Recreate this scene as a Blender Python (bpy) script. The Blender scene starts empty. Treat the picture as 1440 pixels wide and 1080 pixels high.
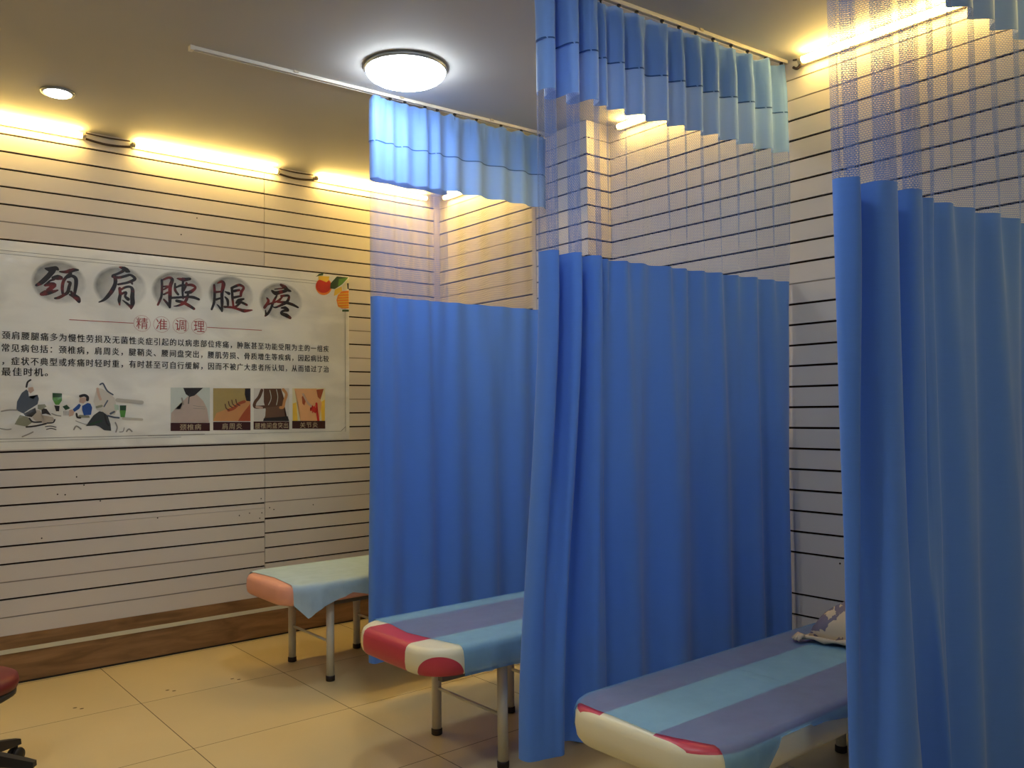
import bpy, bmesh, math, random
from mathutils import Vector, Matrix, noise
random.seed(7)
PI = math.pi
sc = bpy.context.scene
col = sc.collection

# ------------------------------------------------------------------ helpers
def link(o, parent=None):
    col.objects.link(o)
    if parent is not None: o.parent = parent
    return o

def mesh_obj(name, bm, mats, parent=None, smooth=False):
    me = bpy.data.meshes.new(name)
    bm.normal_update()
    bm.to_mesh(me); bm.free()
    for m in (mats if isinstance(mats, (list, tuple)) else [mats]): me.materials.append(m)
    if smooth:
        for p in me.polygons: p.use_smooth = True
    return link(bpy.data.objects.new(name, me), parent)

def thing(name, label, cat, loc=(0, 0, 0), rotz=0, group=None):
    o = bpy.data.objects.new(name, None); link(o)
    o.empty_display_size = 0.1
    o.location = loc; o.rotation_euler = (0, 0, rotz)
    o['label'] = label; o['category'] = cat
    if group: o['group'] = group
    return o

def tag(o, label, cat, group=None):
    o['label'] = label; o['category'] = cat
    if group: o['group'] = group
    return o

def struct(o, label, cat):
    o['kind'] = 'structure'; o['label'] = label; o['category'] = cat
    return o

def box(bm, x0, x1, y0, y1, z0, z1, mi=0):
    v = [bm.verts.new(p) for p in ((x0,y0,z0),(x1,y0,z0),(x1,y1,z0),(x0,y1,z0),(x0,y0,z1),(x1,y0,z1),(x1,y1,z1),(x0,y1,z1))]
    for f in ((0,3,2,1),(4,5,6,7),(0,1,5,4),(1,2,6,5),(2,3,7,6),(3,0,4,7)):
        bm.faces.new([v[i] for i in f]).material_index = mi

def lathe(bm, prof, n=24, c=(0,0,0), mi=0, axis='z', cap=True):
    """prof: list of (radius, height)"""
    rings = []
    for r, h in prof:
        ring = []
        for i in range(n):
            a = 2*PI*i/n
            p = (r*math.cos(a), r*math.sin(a), h)
            if axis == 'x': p = (h, r*math.cos(a), r*math.sin(a))
            if axis == 'y': p = (r*math.sin(a), h, r*math.cos(a))
            ring.append(bm.verts.new((c[0]+p[0], c[1]+p[1], c[2]+p[2])))
        rings.append(ring)
    for a, b in zip(rings, rings[1:]):
        for i in range(n):
            bm.faces.new((a[i], a[(i+1) % n], b[(i+1) % n], b[i])).material_index = mi
    if cap:
        bm.faces.new(list(reversed(rings[0]))).material_index = mi
        bm.faces.new(rings[-1]).material_index = mi

def tube_path(bm, pts, r, n=8, mi=0):
    rings = []
    for k, p in enumerate(pts):
        p = Vector(p)
        t = (Vector(pts[min(k+1, len(pts)-1)]) - Vector(pts[max(k-1, 0)])).normalized()
        u = t.cross(Vector((0, 0, 1)))
        if u.length < 1e-3: u = t.cross(Vector((1, 0, 0)))
        u.normalize(); w = t.cross(u)
        rr = r[k] if isinstance(r, (list, tuple)) else r
        rings.append([bm.verts.new(p + (u*math.cos(2*PI*i/n) + w*math.sin(2*PI*i/n))*rr) for i in range(n)])
    for a, b in zip(rings, rings[1:]):
        for i in range(n):
            bm.faces.new((a[i], a[(i+1) % n], b[(i+1) % n], b[i])).material_index = mi
    bm.faces.new(list(reversed(rings[0]))).material_index = mi
    bm.faces.new(rings[-1]).material_index = mi

def fix(bm):
    bmesh.ops.recalc_face_normals(bm, faces=bm.faces)
    return bm

# ------------------------------------------------------------------ materials
class NT:
    def __init__(s, name):
        s.m = bpy.data.materials.new(name); s.m.use_nodes = True
        s.t = s.m.node_tree; s.b = s.t.nodes['Principled BSDF']; s.out = s.t.nodes['Material Output']
    def n(s, typ, **kw):
        nd = s.t.nodes.new(typ)
        for k, v in kw.items(): setattr(nd, k, v)
        return nd
    def l(s, a, b): s.t.links.new(a, b)
    def math(s, op, a, b=None, c=None, clamp=False):
        nd = s.n('ShaderNodeMath', operation=op); nd.use_clamp = clamp
        for i, v in enumerate((a, b, c)):
            if v is None: continue
            if isinstance(v, (int, float)): nd.inputs[i].default_value = v
            else: s.l(v, nd.inputs[i])
        return nd.outputs[0]
    def mix(s, f, a, b):
        nd = s.n('ShaderNodeMix', data_type='RGBA')
        for i, v in ((0, f), (6, a), (7, b)):
            if isinstance(v, (int, float)): nd.inputs[i].default_value = v
            elif isinstance(v, tuple): nd.inputs[i].default_value = (*v[:3], 1)
            else: s.l(v, nd.inputs[i])
        return nd.outputs[2]

def srgb(r, g, b):
    f = lambda c: (c/255/12.92) if c/255 <= 0.04045 else ((c/255+0.055)/1.055)**2.4
    return (f(r), f(g), f(b))

def simple(name, c, rough=0.5, metal=0.0, spec=0.5, var=0.0, scale=8.0, bump=0.0, bscale=60.0, coat=0.0):
    k = NT(name); k.b.inputs['Roughness'].default_value = rough
    k.b.inputs['Metallic'].default_value = metal
    k.b.inputs['Specular IOR Level'].default_value = spec
    k.b.inputs['Coat Weight'].default_value = coat
    k.b.inputs['Base Color'].default_value = (*c, 1)
    if var > 0:
        tc = k.n('ShaderNodeTexCoord'); nz = k.n('ShaderNodeTexNoise'); nz.inputs['Scale'].default_value = scale
        nz.inputs['Detail'].default_value = 4
        k.l(tc.outputs['Object'], nz.inputs['Vector'])
        k.l(k.mix(nz.outputs['Fac'], tuple(x*(1-var) for x in c), tuple(min(1, x*(1+var)) for x in c)), k.b.inputs['Base Color'])
    if bump > 0:
        tc = k.n('ShaderNodeTexCoord'); nz = k.n('ShaderNodeTexNoise'); nz.inputs['Scale'].default_value = bscale
        k.l(tc.outputs['Object'], nz.inputs['Vector'])
        bp = k.n('ShaderNodeBump'); bp.inputs['Strength'].default_value = bump; bp.inputs['Distance'].default_value = 0.002
        k.l(nz.outputs['Fac'], bp.inputs['Height']); k.l(bp.outputs[0], k.b.inputs['Normal'])
    return k.m

def emissive(name, c, s):
    k = NT(name); k.b.inputs['Base Color'].default_value = (0.8, 0.8, 0.8, 1)
    k.b.inputs['Emission Color'].default_value = (*c, 1); k.b.inputs['Emission Strength'].default_value = s
    return k.m

WARM = (1.0, 0.66, 0.17)
COOL = (0.88, 0.95, 1.0)
M = {}
M['slat'] = simple('slat_board_laminate', (0.62, 0.58, 0.55), 0.42, spec=0.4, var=0.05, scale=3.0)
M['groove'] = simple('groove_dark', (0.022, 0.010, 0.006), 0.8, spec=0.1)
M['insert'] = simple('groove_insert_grey', (0.25, 0.215, 0.19), 0.5)
M['trimstrip'] = simple('corner_trim_beige', (0.55, 0.49, 0.40), 0.5)
M['ceiling'] = simple('ceiling_paint', (0.50, 0.495, 0.48), 0.75, spec=0.25, var=0.05, scale=2.2, bump=0.15, bscale=5)
M['wallpaint'] = simple('plain_wall_paint', (0.45, 0.43, 0.40), 0.8, var=0.04)
M['pale_strip'] = simple('pale_strip', (0.62, 0.60, 0.46), 0.5)
M['rail'] = simple('white_rail', (0.75, 0.73, 0.66), 0.35)
M['dark_plastic'] = simple('dark_plastic', (0.02, 0.018, 0.016), 0.5)
M['white_metal'] = simple('cream_painted_steel', (0.62, 0.60, 0.52), 0.38, spec=0.5, var=0.04, scale=14)
M['rubber'] = simple('dark_rubber', (0.022, 0.012, 0.010), 0.6)
M['frame'] = simple('under_frame', (0.12, 0.11, 0.09), 0.5)
M['lamp_rim'] = simple('lamp_rim_metal', (0.30, 0.32, 0.33), 0.4, metal=0.5)
M['lamp_dome'] = emissive('lamp_dome_glow', COOL, 31.0)
M['downlight'] = emissive('downlight_glow', (0.95, 0.97, 1.0), 14.0)
M['tube'] = emissive('warm_tube_glow', WARM, 55.0)
M['tube_end'] = simple('tube_end_plastic', (0.5, 0.45, 0.35), 0.5)
M['cable'] = simple('dark_cable', (0.05, 0.03, 0.02), 0.6)
M['black'] = simple('black_plastic_and_shade', (0.010, 0.010, 0.012), 0.5)
M['red_vinyl'] = simple('red_vinyl', (0.13, 0.008, 0.012), 0.5, var=0.06)
M['spot'] = simple('dark_spot', (0.09, 0.055, 0.02), 0.8)

def floor_mat():
    k = NT('glazed_floor_tiles'); tc = k.n('ShaderNodeTexCoord'); sp = k.n('ShaderNodeSeparateXYZ')
    k.l(tc.outputs['Object'], sp.inputs[0])
    def dist(o, off, size=0.785):
        a = k.math('DIVIDE', k.math('SUBTRACT', o, off), size)
        f = k.math('SUBTRACT', a, k.math('FLOOR', a))
        return k.math('MULTIPLY', k.math('MINIMUM', f, k.math('SUBTRACT', 1.0, f)), size), k.math('FLOOR', a)
    dx, ix = dist(sp.outputs[0], 1.335); dy, iy = dist(sp.outputs[1], 3.885)
    d = k.math('MINIMUM', dx, dy)
    g = k.math('LESS_THAN', d, 0.0022)
    nz = k.n('ShaderNodeTexNoise'); nz.inputs['Scale'].default_value = 3.0; nz.inputs['Detail'].default_value = 6
    k.l(tc.outputs['Object'], nz.inputs['Vector'])
    wn = k.n('ShaderNodeTexWhiteNoise', noise_dimensions='2D'); cb = k.n('ShaderNodeCombineXYZ')
    k.l(ix, cb.inputs[0]); k.l(iy, cb.inputs[1]); k.l(cb.outputs[0], wn.inputs['Vector'])
    base = k.mix(nz.outputs['Fac'], (0.56, 0.44, 0.215), (0.66, 0.53, 0.285))
    base = k.mix(k.math('MULTIPLY', wn.outputs['Value'], 0.22), base, (0.42, 0.35, 0.20))
    k.l(k.mix(g, base, (0.13, 0.09, 0.045)), k.b.inputs['Base Color'])
    k.b.inputs['Roughness'].default_value = 0.33
    k.l(k.math('ADD', k.math('MULTIPLY', nz.outputs['Fac'], 0.12), k.math('MULTIPLY_ADD', g, 0.4, 0.24)), k.b.inputs['Roughness'])
    bp = k.n('ShaderNodeBump'); bp.inputs['Strength'].default_value = 0.4; bp.inputs['Distance'].default_value = 0.002
    k.l(k.math('SUBTRACT', 1.0, g), bp.inputs['Height']); k.l(bp.outputs[0], k.b.inputs['Normal'])
    return k.m
M['floor'] = floor_mat()

def wood_mat():
    k = NT('brown_wood_laminate'); tc = k.n('ShaderNodeTexCoord'); mp = k.n('ShaderNodeMapping')
    mp.inputs['Scale'].default_value = (1.2, 6, 7)
    k.l(tc.outputs['Object'], mp.inputs[0])
    nz = k.n('ShaderNodeTexNoise'); nz.inputs['Scale'].default_value = 2.2; nz.inputs['Detail'].default_value = 7; nz.inputs['Distortion'].default_value = 1.2
    k.l(mp.outputs[0], nz.inputs['Vector'])
    rp = k.n('ShaderNodeValToRGB'); e = rp.color_ramp.elements
    e[0].position = 0.3; e[0].color = (0.15, 0.080, 0.032, 1); e[1].position = 0.75; e[1].color = (0.34, 0.19, 0.085, 1)
    k.l(nz.outputs['Fac'], rp.inputs[0]); k.l(rp.outputs[0], k.b.inputs['Base Color'])
    k.b.inputs['Roughness'].default_value = 0.4
    return k.m
M['wood'] = wood_mat()

def cloth_mat(name, c, transl, weave=True, tr_c=None, rough=0.75):
    """thin woven polyester: reflects, and lets some light through"""
    k = NT(name); k.b.inputs['Roughness'].default_value = rough
    k.b.inputs['Sheen Weight'].default_value = 0.15; k.b.inputs['Specular IOR Level'].default_value = 0.25
    tc = k.n('ShaderNodeTexCoord'); mp = k.n('ShaderNodeMapping'); mp.inputs['Scale'].default_value = (3, 60, 1)
    k.l(tc.outputs['UV'], mp.inputs[0])
    nz = k.n('ShaderNodeTexNoise'); nz.inputs['Scale'].default_value = 4; nz.inputs['Detail'].default_value = 5
    k.l(mp.outputs[0], nz.inputs['Vector'])
    f = k.math('MULTIPLY_ADD', k.math('SUBTRACT', nz.outputs['Fac'], 0.5), 0.35, 0.5)
    cc = k.mix(f, tuple(x*0.86 for x in c), tuple(min(1, x*1.14) for x in c))
    k.l(cc, k.b.inputs['Base Color'])
    t = k.n('ShaderNodeBsdfTranslucent'); t.inputs[0].default_value = (*(tr_c or c), 1)
    mx = k.n('ShaderNodeMixShader'); mx.inputs[0].default_value = transl
    k.l(k.b.outputs[0], mx.inputs[1]); k.l(t.outputs[0], mx.inputs[2]); k.l(mx.outputs[0], k.out.inputs[0])
    return k.m
BLUE = (0.095, 0.25, 0.80)
M['curtain'] = cloth_mat('blue_curtain_cloth', BLUE, 0.12)
M['valance'] = cloth_mat('blue_valance_cloth', (0.20, 0.40, 0.94), 0.24, tr_c=(0.27, 0.41, 0.84), rough=0.55)
M['seam'] = cloth_mat('dark_stitching', (0.03, 0.10, 0.36), 0.1)

def net_mat():
    k = NT('blue_net'); tc = k.n('ShaderNodeTexCoord'); br = k.n('ShaderNodeTexBrick')
    br.offset = 0.5; br.inputs['Scale'].default_value = 1.0
    br.inputs['Brick Width'].default_value = 0.0090; br.inputs['Row Height'].default_value = 0.0062
    br.inputs['Mortar Size'].default_value = 0.00064; br.inputs['Mortar Smooth'].default_value = 0.2
    k.l(tc.outputs['UV'], br.inputs['Vector'])
    t = k.n('ShaderNodeBsdfTransparent'); mx = k.n('ShaderNodeMixShader')
    k.l(br.outputs['Fac'], mx.inputs[0]); k.l(t.outputs[0], mx.inputs[1]); k.l(k.b.outputs[0], mx.inputs[2])
    k.l(mx.outputs[0], k.out.inputs[0])
    k.b.inputs['Base Color'].default_value = (0.11, 0.22, 0.62, 1); k.b.inputs['Roughness'].default_value = 0.7
    return k.m
M['net'] = net_mat()

def sheet_mat(name, c, alpha):
    k = NT(name); k.b.inputs['Roughness'].default_value = 0.8; k.b.inputs['Specular IOR Level'].default_value = 0.15
    tc = k.n('ShaderNodeTexCoord'); nz = k.n('ShaderNodeTexNoise'); nz.inputs['Scale'].default_value = 14; nz.inputs['Detail'].default_value = 6
    k.l(tc.outputs['Object'], nz.inputs['Vector'])
    k.l(k.mix(nz.outputs['Fac'], tuple(x*0.86 for x in c), tuple(x*1.14 for x in c)), k.b.inputs['Base Color'])
    t = k.n('ShaderNodeBsdfTransparent'); t.inputs[0].default_value = (0.64, 0.81, 1.0, 1)
    mx = k.n('ShaderNodeMixShader'); mx.inputs[0].default_value = alpha
    k.l(t.outputs[0], mx.inputs[1]); k.l(k.b.outputs[0], mx.inputs[2]); k.l(mx.outputs[0], k.out.inputs[0])
    return k.m
M['sheet_blue'] = sheet_mat('blue_nonwoven_sheet', (0.22, 0.47, 0.78), 0.38)
M['sheet_teal'] = sheet_mat('pale_teal_nonwoven_sheet', (0.43, 0.58, 0.70), 0.88)

def vinyl(name, kind):
    """patterned vinyl of the couch: coloured blocks given in the mattress's own coordinates"""
    k = NT(name); k.b.inputs['Roughness'].default_value = 0.38; k.b.inputs['Specular IOR Level'].default_value = 0.45
    tc = k.n('ShaderNodeTexCoord'); sp = k.n('ShaderNodeSeparateXYZ'); k.l(tc.outputs['Object'], sp.inputs[0])
    X, Y, Z = sp.outputs
    red = (0.50, 0.045, 0.075); cream = (0.72, 0.68, 0.50)
    if kind == 'middle':
        band = k.math('MULTIPLY', k.math('LESS_THAN', Y, 0.205), k.math('GREATER_THAN', Y, -0.135))
        # round red patch low on the near front corner
        dx = k.math('DIVIDE', k.math('SUBTRACT', X, 0.03), 0.125); dy = k.math('DIVIDE', k.math('SUBTRACT', Y, -0.315), 0.105); dz = k.math('DIVIDE', k.math('SUBTRACT', Z, 0.455), 0.085)
        r2 = k.math('ADD', k.math('ADD', k.math('MULTIPLY', dx, dx), k.math('MULTIPLY', dy, dy)), k.math('MULTIPLY', dz, dz))
        f = k.math('MAXIMUM', band, k.math('LESS_THAN', r2, 1.0))
        k.l(k.mix(f, cream, red), k.b.inputs['Base Color'])
    elif kind == 'outer':
        far = k.math('GREATER_THAN', Y, k.math('MULTIPLY_ADD', X, -0.65, 0.195))
        far = k.math('MULTIPLY', far, 1.0)
        far2 = k.math('GREATER_THAN', Y, 0.125)
        near2 = k.math('LESS_THAN', Y, -0.088)
        b = k.math('MAXIMUM', far2, near2)
        rear = k.math('GREATER_THAN', X, 0.016)
        top = k.math('GREATER_THAN', Z, 0.548)
        f = k.math('MULTIPLY', k.math('MULTIPLY', b, rear), top)
        k.l(k.mix(f, cream, red), k.b.inputs['Base Color'])
    else:
        nz = k.n('ShaderNodeTexNoise'); nz.inputs['Scale'].default_value = 9
        k.l(tc.outputs['Object'], nz.inputs['Vector'])
        k.l(k.mix(nz.outputs['Fac'], (0.68, 0.30, 0.22), (0.78, 0.40, 0.30)), k.b.inputs['Base Color'])
    return k.m

def damask():
    k = NT('damask_cushion_fabric'); tc = k.n('ShaderNodeTexCoord')
    nz = k.n('ShaderNodeTexNoise'); nz.inputs['Scale'].default_value = 9; nz.inputs['Detail'].default_value = 3; nz.inputs['Distortion'].default_value = 1.6
    k.l(tc.outputs['Object'], nz.inputs['Vector'])
    f = k.math('GREATER_THAN', nz.outputs['Fac'], 0.455)
    k.l(k.mix(f, (0.20, 0.165, 0.22), (0.66, 0.53, 0.36)), k.b.inputs['Base Color'])
    k.b.inputs['Roughness'].default_value = 0.6
    bp = k.n('ShaderNodeBump'); bp.inputs['Strength'].default_value = 0.5; bp.inputs['Distance'].default_value = 0.003
    k.l(f, bp.inputs['Height']); k.l(bp.outputs[0], k.b.inputs['Normal'])
    return k.m
M['damask'] = damask()
M['fringe'] = simple('cream_fringe', (0.55, 0.47, 0.36), 0.8)

def paper():
    k = NT('printed_banner_paper'); tc = k.n('ShaderNodeTexCoord'); mp = k.n('ShaderNodeMapping'); mp.inputs['Scale'].default_value = (1.0, 1, 2.2)
    k.l(tc.outputs['Object'], mp.inputs[0])
    nz = k.n('ShaderNodeTexNoise'); nz.inputs['Scale'].default_value = 2.4; nz.inputs['Detail'].default_value = 7; nz.inputs['Distortion'].default_value = 0.8
    k.l(mp.outputs[0], nz.inputs['Vector'])
    rp = k.n('ShaderNodeValToRGB'); e = rp.color_ramp.elements
    e[0].position = 0.35; e[0].color = (0.80, 0.79, 0.74, 1); e[1].position = 0.58; e[1].color = (0.93, 0.92, 0.86, 1)
    k.l(nz.outputs['Fac'], rp.inputs[0]); k.l(rp.outputs[0], k.b.inputs['Base Color'])
    k.b.inputs['Roughness'].default_value = 0.45
    return k.m
M['paper'] = paper()

def film():
    """clear glossy film with soft wrinkles"""
    k = NT('clear_film'); tc = k.n('ShaderNodeTexCoord')
    g = k.n('ShaderNodeBsdfGlossy'); g.inputs['Roughness'].default_value = 0.16; g.inputs['Color'].default_value = (1, 1, 1, 1)
    t = k.n('ShaderNodeBsdfTransparent')
    fr = k.n('ShaderNodeFresnel'); fr.inputs['IOR'].default_value = 1.35
    mx = k.n('ShaderNodeMixShader'); k.l(k.math('MULTIPLY', fr.outputs[0], 0.55), mx.inputs[0]); k.l(t.outputs[0], mx.inputs[1]); k.l(g.outputs[0], mx.inputs[2])
    nz = k.n('ShaderNodeTexNoise'); nz.inputs['Scale'].default_value = 5; nz.inputs['Detail'].default_value = 3; nz.inputs['Distortion'].default_value = 1.0
    k.l(tc.outputs['Object'], nz.inputs['Vector'])
    bp = k.n('ShaderNodeBump'); bp.inputs['Strength'].default_value = 0.35; bp.inputs['Distance'].default_value = 0.02
    k.l(nz.outputs['Fac'], bp.inputs['Height']); k.l(bp.outputs[0], g.inputs['Normal']); k.l(bp.outputs[0], fr.inputs['Normal'])
    k.l(mx.outputs[0], k.out.inputs[0])
    return k.m
M['film'] = film()

def ink_red():
    k = NT('brush_ink_red_black'); tc = k.n('ShaderNodeTexCoord')
    nz = k.n('ShaderNodeTexNoise'); nz.inputs['Scale'].default_value = 13; nz.inputs['Detail'].default_value = 3
    k.l(tc.outputs['Object'], nz.inputs['Vector'])
    rp = k.n('ShaderNodeValToRGB'); e = rp.color_ramp.elements
    e[0].position = 0.50; e[0].color = (0.016, 0.009, 0.009, 1); e[1].position = 0.66; e[1].color = (0.26, 0.018, 0.016, 1)
    k.l(nz.outputs['Fac'], rp.inputs[0]); k.l(rp.outputs[0], k.b.inputs['Base Color'])
    k.b.inputs['Roughness'].default_value = 0.5
    return k.m
M['ink_red'] = ink_red()

def wash_disc():
    """printed ink-wash disc: darker towards its upper left rim, fading out lower right"""
    k = NT('ink_wash_disc'); tc = k.n('ShaderNodeTexCoord'); sp = k.n('ShaderNodeSeparateXYZ'); k.l(tc.outputs['UV'], sp.inputs[0])
    u, v = sp.outputs[0], sp.outputs[1]
    r = k.math('SQRT', k.math('ADD', k.math('MULTIPLY', u, u), k.math('MULTIPLY', v, v)))
    nz = k.n('ShaderNodeTexNoise'); nz.inputs['Scale'].default_value = 3.0; nz.inputs['Detail'].default_value = 3
    k.l(tc.outputs['UV'], nz.inputs['Vector'])
    side = k.math('MULTIPLY_ADD', k.math('SUBTRACT', v, u), 0.38, 0.42)
    rim = k.math('MULTIPLY', k.math('SUBTRACT', 1.0, r), 7.0, clamp=True)
    body = k.math('MULTIPLY', k.math('SUBTRACT', r, 0.25), 1.5, clamp=True)
    a = k.math('MULTIPLY', k.math('MULTIPLY', k.math('ADD', side, k.math('MULTIPLY_ADD', nz.outputs['Fac'], 0.8, -0.4)), body, clamp=True), rim, clamp=True)
    a = k.math('ADD', k.math('MULTIPLY', a, 0.50), k.math('MULTIPLY', rim, 0.12), clamp=True)
    t = k.n('ShaderNodeBsdfTransparent'); mx = k.n('ShaderNodeMixShader')
    k.l(a, mx.inputs[0]); k.l(t.outputs[0], mx.inputs[1]); k.l(k.b.outputs[0], mx.inputs[2]); k.l(mx.outputs[0], k.out.inputs[0])
    k.b.inputs['Base Color'].default_value = (0.22, 0.225, 0.21, 1)
    return k.m
M['wash_disc'] = wash_disc()
PC = dict(beige=(175,165,150), olive=(135,135,112), slate=(75,84,98), skin=(188,160,142), ink=(38,32,32), grey=(138,135,128), green=(78,135,58),
          dkgreen=(38,72,44), blue=(32,74,140), pale=(192,188,178), charcoal=(54,58,54), mint=(170,190,170), wash=(176,173,162), orange=(226,132,40),
          red=(196,38,30), yellow=(226,190,70), cream=(212,205,170), icegrey=(184,192,188), fleshgrey=(176,160,150), tan=(160,142,92), flesh=(190,138,88),
          rust=(160,78,44), brown=(88,58,40), white=(200,198,192), umber=(105,76,58), peach=(216,168,122), maroon=(62,18,14))
for n_, c_ in PC.items(): M['p_'+n_] = simple('print_'+n_, srgb(*[min(255, int(x*1.12)) for x in c_]), 0.5, var=0.06, scale=30)
M['textred'] = simple('print_text_red', srgb(165, 45, 45), 0.5)
M['textblack'] = simple('print_text_black', (0.02, 0.02, 0.018), 0.5)
M['linegrey'] = simple('print_line_grey', (0.17, 0.16, 0.13), 0.5)
M['textcream'] = simple('print_text_cream', srgb(215, 195, 160), 0.5)
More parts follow.
